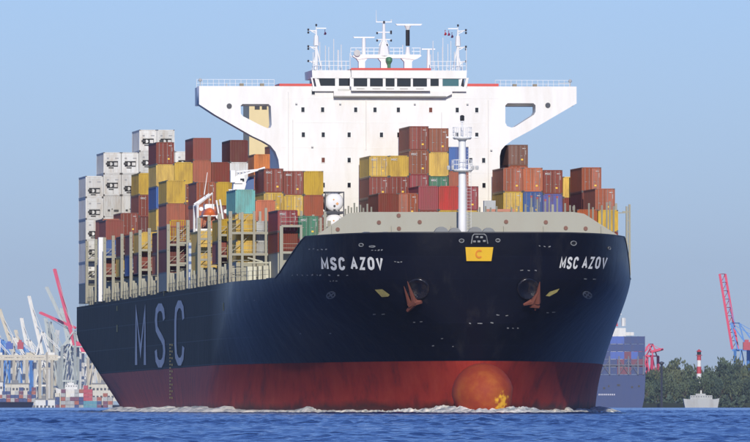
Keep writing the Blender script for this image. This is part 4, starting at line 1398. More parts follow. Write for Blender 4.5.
# deck crane (provision crane, white) left of the superstructure
def deck_crane():
    S = 100
    P = lambda x, y: (ax(x, S), S, az(y, S))
    m = MB(); m.bar((ax(238, S), S, 16), P(238, 187), .8, 12, .7)
    m.prism([P(231, 199)[::2], P(241, 199)[::2], P(245, 184)[::2], P(243, 176)[::2], P(233, 177)[::2]], 'y', S-1, S+1)
    cr = m.build('provision_crane', WHITE2, ship)
    m = MB()
    for d in (-.6, .6):
        m.bar((P(236, 177)[0], S+d, P(236, 177)[2]), (P(264, 168)[0], S+d, P(264, 168)[2]), .16, 4)
        m.bar((P(236, 172)[0], S+d, P(236, 172)[2]), (P(262, 169.5)[0], S+d, P(262, 169.5)[2]), .1, 4)
    for i in range(8):
        x = 237+3.2*i; m.bar(P(x, 172+(169.5-172)*(x-236)/26), P(x+1.6, 177-9*(x+1.6-236)/28), .07, 4)
    m.build('jib', WHITE2, cr)
    m = MB(); m.box(P(229, 0)[0], P(233.5, 0)[0], S-1.4, S-.6, P(0, 183)[2], P(0, 171)[2]); m.box(P(233, 0)[0], P(241, 0)[0], S-1.2, S-1.01, P(0, 184)[2], P(0, 181)[2]); m.build('cab', WHITE2, cr)
    m = MB()
    for k in range(5):
        m.bar(P(229+k*2, 200), P(229+k*2, 190), .07, 4)
    m.bar(P(228, 190), P(240, 190), .07, 4); m.bar(P(228, 195), P(240, 195), .07, 4); m.build('railing', WHITE2, cr)
    m = MB(); m.box(P(239, 0)[0], P(243, 0)[0], S-1.05, S-1.01, P(0, 182)[2], P(0, 179)[2]); m.build('window', GLASS, cr)
    m = MB(); m.prism([P(244, 190)[::2], P(254.5, 190)[::2], P(254.5, 178)[::2], P(250, 177)[::2]], 'y', S+1.2, S+3); m.build('blue_housing', BLUEP, cr)
deck_crane()
# rescue boat: small orange boat hung in a white davit, left side
def rescue_boat():
    S = 112; a, z = axy(210, 214, S)
    M_ = SHIP @ Matrix.Translation((a, S, z))
    r_ = empty('rescue_boat', M_)
    tag(r_, 'small orange rescue boat hanging under a white davit at the left side', 'boat')
    n = 10; v = []; f = []
    prof = [(-.1, .75), (-.45, .62), (-.8, .2), (-.9, -.3), (-.55, -.75), (0, -.95), (.55, -.75), (.9, -.3), (.8, .2), (.45, .62), (.1, .75)]
    for i in range(n+1):
        t = i/n; k = max(.12, (1-(2*t-1)**4))**.7
        for (x, zz) in prof: v.append((x*k, 5.6*t, zz*k+.25*(2*t-1)**2))
    q = len(prof)
    for i in range(n):
        for j in range(q): f.append((i*q+j, i*q+(j+1) % q, (i+1)*q+(j+1) % q, (i+1)*q+j))
    f.append(tuple(range(q))); f.append(tuple(n*q+j for j in range(q)))
    m = MB(); m.v = v; m.f = f; m.mi = [0]*len(f)
    m.build('hull', ORANGEB, r_, smooth=True)
    m = MB(); m.box(-.6, .6, 1.6, 3.4, .6, 1.25); m.box(-.95, .95, .3, 5.2, -.32, -.2); m.build('canopy', WHITE2, r_)
    m = MB()
    aa, z0 = a, z
    for d in (0.3, 5.0):
        m.bar((a-1.6, S+d, 16), (a-1.6, S+d, z+1.2), .16, 5); m.bar((a-1.6, S+d, z+1.2), (a+.3, S+d, z+2.6), .2, 5, .12)
        m.bar((a+.3, S+d, z+2.6), (a+.3, S+d, z+.6), .03, 4)
        m.bar((a+1.8, S+d, z-2.0), (a+1.2, S+d, z+1.8), .14, 5)
    m.bar((a-1.6, S+.3, z+1.0), (a-1.6, S+5, z+1.0), .12, 5); m.bar((a-.8, S, z+2.4), (a-.4, S, z+5.2), .07, 4, .04)
    m.box(a-1.9, a+1.9, S-.2, S+.1, z-2.2, z-1.9)
    m.build('boat_davit', WHITE2, ship)
    m = MB(); 
    for dx, dz in ((-1.2, .6), (.9, -.4), (1.9, .3)):
        m.lathe((a+dx, S-.35, z+dz), [(.26, 0), (.26, .3)], 12, 'y')
    m.build_each('floodlight', WHITE2, ship)
rescue_boat()
# foredeck machinery at the low deck, left of the bow
m = MB()
S = 58
for x, y, w_, h in ((246, 274, 5, 14), (252, 272, 3, 10), (262, 272, 5, 12), (268, 270, 3, 16), (257, 268, 3, 3)):
    a, z = axy(x, y, S); m.box(a, a+w_/8, S-1, S+.5, 15.9, z+h/16)
m.bar((ax(247, S), S, az(263, S)), (ax(270, S), S, az(263, S)), .1, 5)
m.bar((ax(247, S), S, az(258, S)), (ax(262, S), S, az(262, S)), .1, 5)
m.build_each('deck_machinery', mat('machinery_cream', (.55, .53, .40), .5, .4), ship)

# ------------------------------------------------------------------ water
RE = 7.4e6
def drop(d): return -d*d/(2*RE)
def waves(x, y):
    rng = np.random.default_rng(4)
    z = np.zeros_like(x)
    for i in range(60):
        lam = 0.6*(3.6/0.6)**rng.random()
        ang = rng.random()*math.pi
        k = 2*math.pi/lam
        A = 0.0064*lam**0.85*(0.6+.8*rng.random())
        ph = rng.random()*6.28
        ph_ = k*(x*math.cos(ang)+y*math.sin(ang))+ph
        z += A*(np.sin(ph_) + .28*np.cos(2*ph_))
    gust = .75+.35*np.sin(x*.021+1.3*np.sin(y*.006)) * np.sin(y*.0125+.7)
    return z*gust
def near_water():
    rowsN, cols = 1700, 430
    t = np.linspace(0, 1, rowsN)
    d = 290 + (1950-290)*t**1.35
    u = np.linspace(-.5, .5, cols)
    D_, U = np.meshgrid(d, u, indexing='ij')
    X = U*(D_*0.066+10); Y = D_ + 0*U
    Z = waves(X, Y) + drop(D_) - 0.24
    v = np.stack([X, Y, Z], -1).reshape(-1, 3).astype(np.float32)
    idx = np.arange(rowsN*cols).reshape(rowsN, cols)
    f = np.stack([idx[:-1, :-1], idx[:-1, 1:], idx[1:, 1:], idx[1:, :-1]], -1).reshape(-1, 4).astype(np.int32)
    me = bpy.data.meshes.new('river_water')
    me.vertices.add(len(v)); me.vertices.foreach_set('co', v.ravel())
    me.loops.add(f.size); me.loops.foreach_set('vertex_index', f.ravel())
    me.polygons.add(len(f)); me.polygons.foreach_set('loop_start', np.arange(0, f.size, 4, dtype=np.int32))
    me.polygons.foreach_set('use_smooth', np.ones(len(f), bool))
    me.update(calc_edges=True); me.materials.append(WATER)
    tag(link('river_water', me), kind='structure')
near_water()
def far_water():
    m = MB()
    ds = [0, 200, 290, 400, 700, 1100, 1500, 1950, 2500, 3100, 3800, 4600, 5500, 6500, 7600, 8800, 10000, 12000, 15000, 20000]
    xs = [-9000, -4000, -1500, -500, -120, 120, 500, 1500, 4000, 9000]
    for d in ds:
        for x in xs: m.v.append((x, d, drop(d) - (.8 if d <= 1950 else .26)))
    n = len(xs)
    for i in range(len(ds)-1):
        for j in range(n-1): m.f.append((i*n+j, i*n+j+1, (i+1)*n+j+1, (i+1)*n+j)); m.mi.append(0)
    tag(m.build('river_water', WATER), kind='structure')
far_water()
# foam thrown up along the waterline and over the bulb
def foam():
    v = []; f = []
    pts = []
    for sd in (-1, 1):
        line = []
        u = 0
        for i in range(240):
            u = (i/239)**1.6
            s, w_ = hull_u(u, 0); line.append((sd*w_, s))
        s = line[-1][1]
        while s < 232 and sd < 0:
            s += .45; line.append((sd*aft(s, 0), s))
        prev = None
        for (x, y) in line:
            n1 = noise.noise(Vector((x*.22, y*.22, 3*sd))); n2 = noise.noise(Vector((x*1.3, y*1.3, 8))); n3 = noise.noise(Vector((x*3.3, y*3.3, 1)))
            base = .04 + max(0, n1)*.85 + .12*n2 + .08*n3
            if sd < 0 and y > 62: base += .02 + .18*max(0, n2)
            if y > 140: base *= .7
            fr = max(0, 1-abs(x-0)/9.5)
            base += fr*.55
            h = max(-.12, base)
            out = 1.0+.5*n2 + (1.2 if y > 60 else 0)
            k = len(v); dx = sd
            nx, ny = (0, -1) if abs(x) < 10 else ((sd*.6, -.8) if y < 40 else (sd, -.15))
            v += [(x-nx*.4, y-ny*.4, h*.85-TRIM*0+TRIM*y), (x+nx*out*.4, y+ny*out*.4, h+.1*n3+TRIM*y), (x+nx*out, y+ny*out, h*.45+.08*n3+TRIM*y), (x+nx*out*1.7, y+ny*out*1.7, -.42+TRIM*y)]
            if prev is not None:
                for j in range(3): f.append((prev+j, k+j, k+j+1, prev+j+1))
            prev = k
    # mound breaking over the bulb
    n, mm = 110, 12; base = len(v)
    for i in range(n+1):
        t = -1+2*i/n
        for j in range(mm+1):
            q_ = j/mm; x = t*10.5; y = -8.6+q_*10.5 + 3.6*abs(t)**1.5*1.0
            env = (1-abs(t)**2.2)*math.sin(math.pi*min(1, q_*1.05+.02))
            nz = noise.noise(Vector((x*.5, y*.5, 5)))*.35 + noise.noise(Vector((x*1.7, y*1.7, 2)))*.22 + noise.noise(Vector((x*4.5, y*4.5, 2)))*.10
            v.append((x+.6, y, -.42 + env*(.82+nz*1.7)))
    for i in range(n):
        for j in range(mm):
            a = base+i*(mm+1)+j; f.append((a, a+mm+1, a+mm+2, a+1))
    m = MB(); m.v = v; m.f = f; m.mi = [0]*len(f)
    o = m.build('bow_foam', FOAM, smooth=True); o.matrix_world = SHIP
    tag(o, 'white foam breaking along the waterline and over the bulbous bow', 'foam', kind='stuff')
foam()

# ------------------------------------------------------------------ far shore
def W(x, y, D): return Vector(((x-375)*D/F, D, CAM_H + (YH-y)*D/F))
GRASS = mat('bank_green', (0.045, 0.06, 0.03), .9, .5, (.09, .08, .05), .05, streak=False)
QUAY = mat('quay_concrete', (.22, .22, .21), .8, .4, (.1, .1, .09), .1)
def shore(name, pts, D, depth, top, material):
    m = MB(); zb = drop(D)-1.5
    outline = [(W(x, 0, D).x, W(x, 0, D).y+dy) for x, dy in pts]
    outline += [(W(pts[-1][0]+20, 0, D).x, D+depth), (W(pts[0][0]-20, 0, D).x, D+depth)]
    m.prism(outline, 'z', zb, drop(D)+top)
    tag(m.build(name, material), kind='structure')
shore('harbour_quay', [(-260, 0), (0, 0), (60, 20), (130, 0), (260, 0)], 9650, 900, 3.2, QUAY)
shore('river_bank', [(640, 0), (680, -40), (720, 20), (760, 0), (900, 60), (1100, 0)], 6050, 1500, 2.0, GRASS)

SPREAD = 3.0
mat('far_dull', (.40, .41, .39), .6, .4, scale=.2)
def line(m, p, q, D, w_, dz=0, n=4):
    k = SPREAD*dz/24
    a = W(p[0]+k, p[1], D+dz); b = W(q[0]+k, q[1], D+dz); m.bar(a, b, w_*1.45, n)
def sts_crane(D, xl, xr, ybase, ybeam, yapex, tip, col, boomcol, label, backreach=None, hinge=None, down=None, group='ship-to-shore cranes across the river', gauge=24):
    mc = mat('crane_'+col, {'white': (.78, .76, .68), 'blue': (.08, .25, .60), 'grey': (.46, .50, .46), 'red': (.62, .06, .10), 'cream': (.62, .56, .42)}[col], .6, .3)
    mb = mat('crane_'+boomcol, {'white': (.78, .76, .68), 'blue': (.08, .22, .48), 'grey': (.46, .50, .46), 'red': (.66, .05, .12), 'cream': (.62, .56, .42)}[boomcol], .6, .3)
    u = D/F
    base = W((xl+xr)/2, ybase, D)
    r_ = empty('harbour_crane', Matrix.Translation(base))
    tag(r_, label, 'crane', group)
    def b(name, m_, mt):
        m_.v = [tuple(Vector(v)-base) for v in m_.v]; return m_.build(name, mt, r_)
    for dz in (0, gauge):
        for x in (xl, xr):
            m = MB(); line(m, (x, ybase), (x, ybeam), D, 1.0*u*1.0, dz); b('leg', m, mc)
    m = MB()
    yt = ybase-(ybase-ybeam)*.42
    for dz in (0, gauge):
        line(m, (xl, yt), (xr, yt), D, .9*u, dz)
        line(m, (xl, yt), ((xl+xr)/2, ybeam), D, .5*u, dz); line(m, (xr, yt), ((xl+xr)/2, ybeam), D, .5*u, dz)
    for x in (xl, xr):
        a = W(x, yt, D); c = W(x+SPREAD, yt, D+gauge); m.bar(a, c, .9*u, 4)
        a = W(x, ybeam, D); c = W(x+SPREAD, ybeam, D+gauge); m.bar(a, c, .9*u, 4)
    b('portal_frame', m, mc)
    hx = hinge[0] if hinge else (xl if tip[0] < xl else xr)
    hy = hinge[1] if hinge else ybeam
    bx = backreach if backreach is not None else (xr+8 if hx == xl else xl-8)
    m = MB()
    for dz in (gauge*.3, gauge*.7): line(m, (hx, ybeam), (bx, ybeam), D, 1.1*u, dz)
    b('main_girder', m, mc)
    m = MB()
    ax_ = hx
    for dz in (gauge*.2, gauge*.8):
        line(m, (xl, ybeam), (ax_, yapex), D, .7*u, dz); line(m, (xr, ybeam), (ax_, yapex), D, .6*u, dz)
        line(m, (ax_, yapex), (bx, ybeam), D, .3*u, dz)
    m.bar(W(ax_+SPREAD*.2, yapex, D+gauge*.2), W(ax_+SPREAD*.8, yapex, D+gauge*.8), .7*u, 4)
    b('apex_frame', m, mc)
    m = MB()
    for dz in (gauge*.3, gauge*.7): line(m, (hx, hy), tip, D, 1.15*u, dz)
    n = 9
    for i in range(n+1):
        t = i/n; p = (hx+(tip[0]-hx)*t, hy+(tip[1]-hy)*t)
        m.bar(W(p[0]+SPREAD*.3, p[1], D+gauge*.3), W(p[0]+SPREAD*.7, p[1], D+gauge*.7), .5*u, 4)
        if i < n:
            t2 = (i+1)/n; p2 = (hx+(tip[0]-hx)*t2, hy+(tip[1]-hy)*t2)
            m.bar(W(p[0]+SPREAD*.3, p[1], D+gauge*.3), W(p2[0]+SPREAD*.7, p2[1], D+gauge*.7), .35*u, 4)
    b('boom', m, mb)
    m = MB(); line(m, (ax_, yapex), (hx+(tip[0]-hx)*.55, hy+(tip[1]-hy)*.55), D, .22*u, gauge*.5); line(m, (ax_, yapex), (hx+(tip[0]-hx)*.95, hy+(tip[1]-hy)*.95), D, .2*u, gauge*.5)
    b('forestay', m, mc)
    m = MB(); c = W((xr+bx)/2 if hx == xl else (xl+bx)/2, ybeam-2.2, D+gauge*.5); m.box(c.x-4.5*u, c.x+4.5*u, c.y-6, c.y+6, c.z-2*u, c.z+2.4*u)
    b('machinery_house', m, mb)
    return r_
sts_crane(9700, 62, 75, 406, 346, 331, (53, 269), 'grey', 'red', 'far crane with red boom raised steeply, nearest the ship hull', hinge=(73, 345), backreach=95)
sts_crane(9750, 66, 80, 406, 352, 334, (38.5, 312.5), 'white', 'red', 'far crane whose red boom points up to the left, low angle', hinge=(74, 328), backreach=96)
sts_crane(9800, 60, 76, 406, 352, 338, (45, 287), 'grey', 'grey', 'far grey crane with slim pale boom raised behind the red booms', hinge=(73, 346), backreach=92)
sts_crane(9700, 35, 49, 406, 357, 332, (27.5, 296), 'white', 'white', 'far white crane with thick white boom raised, left of the grey one', hinge=(41, 354), backreach=66)
sts_crane(9720, 12, 24, 406, 357, 337, (-2, 309), 'white', 'cream', 'far white crane at the left edge with pale boom raised', hinge=(12, 352), backreach=38)
sts_crane(9850, 1, 10, 406, 358, 340, (-28, 322), 'blue', 'white', 'far blue legged crane cut by the left picture edge', hinge=(1, 350), backreach=24)
sts_crane(9900, 88, 99, 406, 358, 340, (82, 318), 'cream', 'grey', 'far cream crane half hidden close under the ship stern', hinge=(88, 352), backreach=110)
sts_crane(9950, 22, 31, 406, 360, 344, (14, 330), 'blue', 'cream', 'far low blue crane between the white cranes at the left', hinge=(22, 355), backreach=42)
sts_crane(9950, 50, 58, 406, 360, 322, (44, 318), 'grey', 'grey', 'far thin grey crane with a tall narrow head, mid left', hinge=(49, 350), backreach=66)
sts_crane(9700, -14, -4, 406, 357, 332, (-20, 300), 'white', 'white', 'far white crane just outside the left edge', hinge=(-12, 352), backreach=10)
random.seed(77)
lab_ = ['pale far crane standing behind the others at the left edge', 'pale far crane seen between the two white cranes', 'slim pale crane behind the grey boom', 'pale crane behind the crossing red booms', 'far pale crane close under the ship stern slope', 'faint low crane left of the cream warehouse']
for i, (x0, tipx, tipy, c_, b_c) in enumerate(((4, -6, 326, 'grey', 'white'), (28, 20, 318, 'white', 'white'), (44, 56, 330, 'cream', 'white'), (70, 60, 308, 'grey', 'grey'), (83, 96, 340, 'white', 'cream'), (100, 90, 345, 'cream', 'white'))):
    sts_crane(10300+60*i, x0, x0+9, 406, 362+i % 3*3, 345-i % 2*5, (tipx, tipy), c_, b_c, lab_[i], hinge=(x0+(0 if tipx < x0 else 9), 360), backreach=x0+(20 if tipx < x0 else -12))
# long crane girders running across the left
def cabin(x, y, D, w_, h, col, name, lab, cat):
    c = W(x, y, D); u = D/F
    m = MB(); m.box(c.x-w_*u/2, c.x+w_*u/2, c.y-4, c.y+4, c.z-h*u/2, c.z+h*u/2)
    m.box(c.x-w_*u*.3, c.x+w_*u*.2, c.y-2, c.y+2, c.z+h*u/2, c.z+h*u*.8)
    o = m.build(name, mat('far_'+col, {'blue': (.06, .12, .4), 'red': (.45, .06, .08), 'white': (.7, .69, .64), 'teal': (.08, .28, .35), 'navy': (.03, .06, .18), 'rust': (.35, .10, .06), 'cream': (.62, .58, .46), 'orange': (.65, .25, .1)}[col], .6, .3))
    tag(o, lab, cat); return o
cabin(9.5, 346, 9690, 7, 6, 'blue', 'crane_cabin', 'blue crane house with red roof box, left of its twin', 'crane cabin')
cabin(20.5, 345.5, 9690, 6, 7, 'red', 'crane_cabin', 'small red crane house right of the blue one', 'crane cabin')
m = MB()
for yy in (356, 359): line(m, (-20, yy), (58, yy), 9685, .9)
for k in range(26): line(m, (-20+3*k, 356), (-18.5+3*k, 359), 9685, .4)
for x in (2, 14, 27, 40, 52): line(m, (x, 359), (x, 408), 9685, .8)
tag(m.build('gantry_bridge', MATS['crane_cream']), 'long cream horizontal girder on legs above the far terminal, left edge', 'gantry')
# far vessels and buildings at the terminal
def far_ship(name, x0, x1, ywl, ydeck, ytop, D, hullc, supc, lab, sheer=2.0, sup_x=None):
    u = D/F; base = W((x0+x1)/2, ywl, D)
    r_ = empty(name, Matrix.Translation(base)); tag(r_, lab, 'ship')
    P = lambda x, y: (W(x, y, D).x-base.x, W(x, y, D).z-base.z)
    k = (x1-x0)*.06
    m = MB(); pts = [P(x0+k, ywl+1), P(x1-k, ywl+1), P(x1, ydeck-sheer), P(x1-k*2, ydeck), P(x0+k*2, ydeck), P(x0, ydeck-sheer*.6)]
    m.prism(pts, 'y', -7, 7); m.build('hull', mat('far_'+hullc, (.5, .5, .5)), r_)
    sx0, sx1 = sup_x or (x0+(x1-x0)*.3, x0+(x1-x0)*.7)
    m = MB(); a, z0 = P(sx0, ydeck); b_, z1 = P(sx1, ytop); 
    m.box(a, b_, -5, 5, z0, z1); m.box(a+(b_-a)*.25, b_-(b_-a)*.3, -3, 3, z1, z1+(z1-z0)*.45); m.build('superstructure', mat('far_'+supc, (.5, .5, .5)), r_)
    m = MB(); mx_ = (a+b_)/2; m.bar((mx_, 0, z1), (mx_, 0, z1+ (z1-z0)*1.3), .35, 5); m.build('mast', MATS['crane_white'], r_)
    m = MB(); n = max(3, int((sx1-sx0)/2.4))
    for i in range(n):
        xx = a+(b_-a)*(i+.3)/n; m.box(xx, xx+(b_-a)/n*.4, -5.06, -5.0, z0+(z1-z0)*.55, z0+(z1-z0)*.78)
    m.build_each('window', DARK, r_)
    return r_
for c_ in ('navy', 'white', 'teal', 'cream', 'orange', 'rust', 'blue', 'red'):
    if 'far_'+c_ not in MATS: mat('far_'+c_, {'blue': (.06, .12, .4), 'red': (.45, .06, .08), 'white': (.7, .69, .64), 'teal': (.08, .28, .35), 'navy': (.03, .06, .18), 'rust': (.35, .10, .06), 'cream': (.62, .58, .46), 'orange': (.65, .25, .1)}[c_], .6, .3)
far_ship('feeder_ship', 56, 87, 412, 389, 384.5, 9500, 'white', 'white', 'long white hulled vessel lying under the far cranes', 2.5)
far_ship('barge', -30, 34, 411.5, 401, 397, 9350, 'navy', 'white', 'dark hulled barge low on the water at the left edge', .5, (18, 26))
def block(name, x0, x1, y0, y1, D, col, lab, cat, rows=2, win=True):
    base = W((x0+x1)/2, y1, D); u = D/F
    r_ = empty(name, Matrix.Translation(base)); tag(r_, lab, cat)
    hw = (x1-x0)/2*u; H = (y1-y0)*u
    m = MB(); m.box(-hw, hw, 0, 14, 0, H); m.build('wall', mat('far_'+col, (.5, .5, .5)), r_)
    m = MB(); m.box(-hw-.5, hw+.5, -.5, 14.5, H, H+.8); m.box(-hw*.4, hw*.1, 3, 9, H+.8, H+3); m.build('roof', QUAY, r_)
    if win:
        n = max(2, int((x1-x0)/3.4))
        for rr in range(rows):
            for i in range(n):
                m = MB(); x = -hw+2*hw*(i+.5)/n; z = H*(rr+.55)/(rows+.2); m.box(x-.8, x+.8, -.08, 0, z-.9, z+.9)
                m.build('window', DARK, r_)
block('terminal_building', 5, 29, 384, 401, 9640, 'cream', 'cream terminal building under the far girder, left', 'building', 2)
block('terminal_building', 35.5, 55, 399.5, 412.5, 9300, 'white', 'white boxy building at the waterline with a tall pole', 'building', 1, True)
block('warehouse', 92, 122, 384, 401, 9640, 'cream', 'pale warehouse just left of the ship stern waterline', 'building', 2)
block('warehouse', -40, 3, 382, 401, 9645, 'white', 'white warehouse cut off by the left picture edge', 'building', 2)
m = MB(); line(m, (47, 400), (47, 352), 9290, .55); line(m, (43.5, 368), (50.5, 368), 9290, .3); line(m, (45, 360), (49, 360), 9290, .3)
tag(m.build('signal_pole', MATS['crane_cream']), 'tall pale pole standing on the white waterline building', 'pole')
mat('far_plum', (.16, .05, .09), .6, .3)
# containers on the far quay
random.seed(21)
n_ = 0
BOXM = {}
def far_box(x, y, w_, h, D, col, lab, grp, dep=2.4):
    key = (round(w_, 1), round(h, 1), D > 8000)
    if (key, col) not in BOXM:
        m = MB(); u = D/F; hw = w_*u/2; H = h*u
        m.box(-hw+.08, hw-.08, 0.05, dep*5, .06, H-.06)
        for sx in (-hw, hw-.2): m.box(sx, sx+.2, 0, dep*5+.05, 0, H)
        for k in range(5): m.box(-hw+.25+k*(2*hw-.5)/5, -hw+.25+(k+.5)*(2*hw-.5)/5, -.0, .05, .15, H-.15)
        BOXM[(key, col)] = m.mesh('far_container', mat('far_'+col, (.5, .5, .5)))
    o = link('stacked_container', BOXM[(key, col)]); c = W(x+w_/2, y+h, D); o.location = c
    tag(o, lab, 'shipping container', grp)
cols_ = ['dull', 'rust', 'plum', 'dull', 'cream', 'plum', 'navy', 'rust', 'dull', 'white']
cw = {'red': 'red', 'rust': 'rusty', 'teal': 'teal', 'white': 'white', 'blue': 'blue', 'orange': 'orange', 'navy': 'dark navy', 'plum': 'dull plum', 'dull': 'grey', 'cream': 'cream'}
xs_ = [55, 61, 65.5, 70, 74.5, 79, 83.5, 88, 92.5, 97, 103, 108]
hs_ = [4, 5, 3, 4, 5, 5, 6, 5, 3, 3, 4, 3]
for i, x in enumerate(xs_):
    for k in range(hs_[i]):
        col = random.choice(cols_)
        if 6 <= i <= 7 and k >= 2: col = 'red'
        if 6 <= i <= 8 and k < 2: col = 'teal'
        far_box(x, 408.6-3.9*(k+1), 4.4, 3.8, 9480, col, '%s container on the far quay, %s column from left, %s from ground' % (cw[col], ORD[min(i, 11)], ORD[k]), 'containers on the far quay')
for i in range(9):
    for k in range(2+(i*7) % 3):
        col = ['navy', 'navy', 'rust', 'dull', 'plum'][(i+k*2) % 5]
        far_box(-2+i*4.2+(0 if i < 8 else 0), 402-3.7*(k+1), 4.0, 3.6, 9330, col, '%s container on the left barge, %s column, %s from deck' % (cw[col], ORD[i], ORD[k]), 'containers on the left barge')

# second container ship seen from astern, right
def ship2():
    D = 4600; u = D/F
    xl, xr = 572, 645.5
    base = W((xl+xr)/2, 408, D)
    r_ = empty('container_ship', Matrix.Translation(base))
    tag(r_, 'hazy blue container ship seen from astern behind the bow, stacked with containers', 'container ship')
    P = lambda x, y: (W(x, y, D).x-base.x, W(x, y, D).z-base.z)
    m = MB()
    o1 = [P(xl+3, 411), P(xr-4, 411), P(xr-1, 397), P(xr, 374.5), P(xl, 374.5), P(xl+1, 397)]
    m.prism(o1, 'y', 0, 150); m.build('hull', mat('ship2_blue', (.008, .034, .14), .5, .25, (.05, .06, .1), .2), r_)
    m = MB()
    for i in range(9):
        x = 598.5+i*1.9; a, z = P(x, 395.2); m.box(a, a+.42, -.06, 0, z, z+.55)
    m.build('stern_writing', mat('ship2_marks', (.5, .5, .55), .6), r_)
    m = MB()
    for x, y, w_ in ((603, 389, 2.2), (608, 387, 1.4), (617, 386, 3), (631, 388, 2), (638, 387, 2)):
        a, z = P(x, y); m.box(a, a+w_*u, -.08, 0, z, z+.7)
    m.build_each('mooring_opening', BLACK, r_)
    m = MB()
    for x in (600, 609.5, 619, 628.5, 638, 643.5):
        a, z = P(x, 374.5); a2, z2 = P(x, 356); m.box(a-.25, a+.25, -.6, -.1, z, z2)
    for x in (600, 619, 628.5):
        a, z = P(x, 374); b_, z2 = P(x+9.5, 360); m.bar((a, -.45, z), (b_, -.45, z2), .13, 4); m.bar((a, -.45, z2), (b_, -.45, z), .13, 4)
    a, z = P(598, 365.5); b_, _ = P(645, 365.5); m.box(a, b_, -.7, -.15, z, z+.35)
    m.build('lashing_frame', mat('ship2_grey', (.13, .14, .18), .6), r_)
    m = MB(); a, z = P(613, 334); b_, z2 = P(629, 327); m.box(a, b_, 60, 70, 15, z2); m.box(a-1, b_+3, 62, 66, z-.2, z+1.0)
    m.build('superstructure', mat('far_white', (.7, .7, .65)), r_)
    m = MB(); a, z = P(618, 324); m.bar((a, 65, z), (a, 65, z+8), .4, 5); m.bar((a-2.5, 65, z+4), (a+2.5, 65, z+4), .25, 4)
    a, z = P(627, 325); m.bar((a, 64, z), (a, 64, z+3), .8, 6)
    m.build('radar_mast', mat('far_white', (.7, .7, .65)), r_)
    m = MB(); a, z = P(616, 325); b_, z2 = P(621.5, 312); m.prism([(a, z), (b_, z), (b_-.3, z+2.0), (a+1.3, z2)], 'y', 66, 72)
    m.build('funnel', mat('far_red', (.4, .1, .1)), r_)
    # its cargo
    random.seed(9)
    cw_ = 2.5/u; ch = 2.75/u
    for i in range(8):
        xx = 645-cw_*(i+1)
        top = [334.5, 333, 332.5, 331, 330.5, 331.5, 331, 330][i]
        n = 6
        for k in range(n):
            y = 374.3-ch*(k+1)-0
            if y < 331+ (3 if i < 2 else 0): continue
            col = random.choice(['navy', 'navy', 'navy', 'navy', 'plum', 'blue', 'plum'])
            far_box(xx, y, cw_, ch, D, col, '%s container on the distant blue ship, %s from right, %s up' % (cw[col], ORD[i], ORD[k]), 'containers on the distant blue ship')
ship2()
# red crane head behind the blue ship; crane at the right edge
SPREAD = 6.0
sts_crane(6900, 641, 652, 408, 356, 344, (659, 349), 'red', 'red', 'red crane head showing just right of the distant blue ship', hinge=(648, 352), backreach=636)
SPREAD = 14.0
sts_crane(6900, 735, 748, 407, 350, 323, (715.5, 274), 'blue', 'red', 'blue legged crane with tall red boom raised, right edge', hinge=(728, 349), backreach=775)
cabin(747, 346, 6890, 8, 8, 'red', 'crane_cabin', 'red round-topped crane trolley at the right picture edge', 'crane cabin')
cabin(740, 368, 6200, 14, 5, 'navy', 'harbour_shed', 'dark navy shed above the trees at the right edge', 'shed')
# lighthouse
def lighthouse():
    D = 6120; u = D/F; base = W(699, 407, D)
    r_ = empty('lighthouse', Matrix.Translation(base)); tag(r_, 'slender red and white banded lighthouse above the trees', 'lighthouse')
    ys = [407, 380, 373.5, 366.5, 360.2, 355.6]
    zs = [(YH-y)*u+CAM_H-base.z for y in ys]
    rr = [1.5, 1.25, 1.15, 1.1, 1.02, .95]
    red, wh = mat('light_red', (.50, .05, .06), .5, .1), mat('light_white', (.75, .74, .70), .5, .1)
    for i in range(5):
        m = MB(); m.lathe((0, 0, 0), [(rr[i], zs[i]), (rr[i+1], zs[i+1])], 16)
        m.build('band', [wh, wh, red, wh, red][i], r_)
    m = MB(); m.lathe((0, 0, zs[5]), [(1.5, 0), (1.5, .35)], 16); m.build('gallery', red, r_)
    m = MB(); m.lathe((0, 0, zs[5]+.4), [(1.0, 0), (1.0, 1.5)], 12); m.build('lantern', GLASS, r_)
    m = MB(); m.lathe((0, 0, zs[5]+1.9), [(1.35, 0), (.9, .6), (.1, 1.2)], 12); m.build('lantern_roof', red, r_)
lighthouse()
far_ship('river_ferry', 683, 719, 408.5, 399, 395.2, 5850, 'dull', 'dull', 'grey white river vessel moored before the trees on the right', .8, (690, 712))
# buoy / post among the trees
m = MB(); line(m, (661.5, 408), (661.5, 364), 6010, .35); c = W(661.5, 363.5, 6010); m.lathe((c.x, c.y, c.z), [(.3, -.6), (1.3, 0), (1.3, .6), (.2, 1)], 10)
tag(m.build('light_pole', DARK), 'thin lamp post with round head rising over the left end of the trees', 'pole')

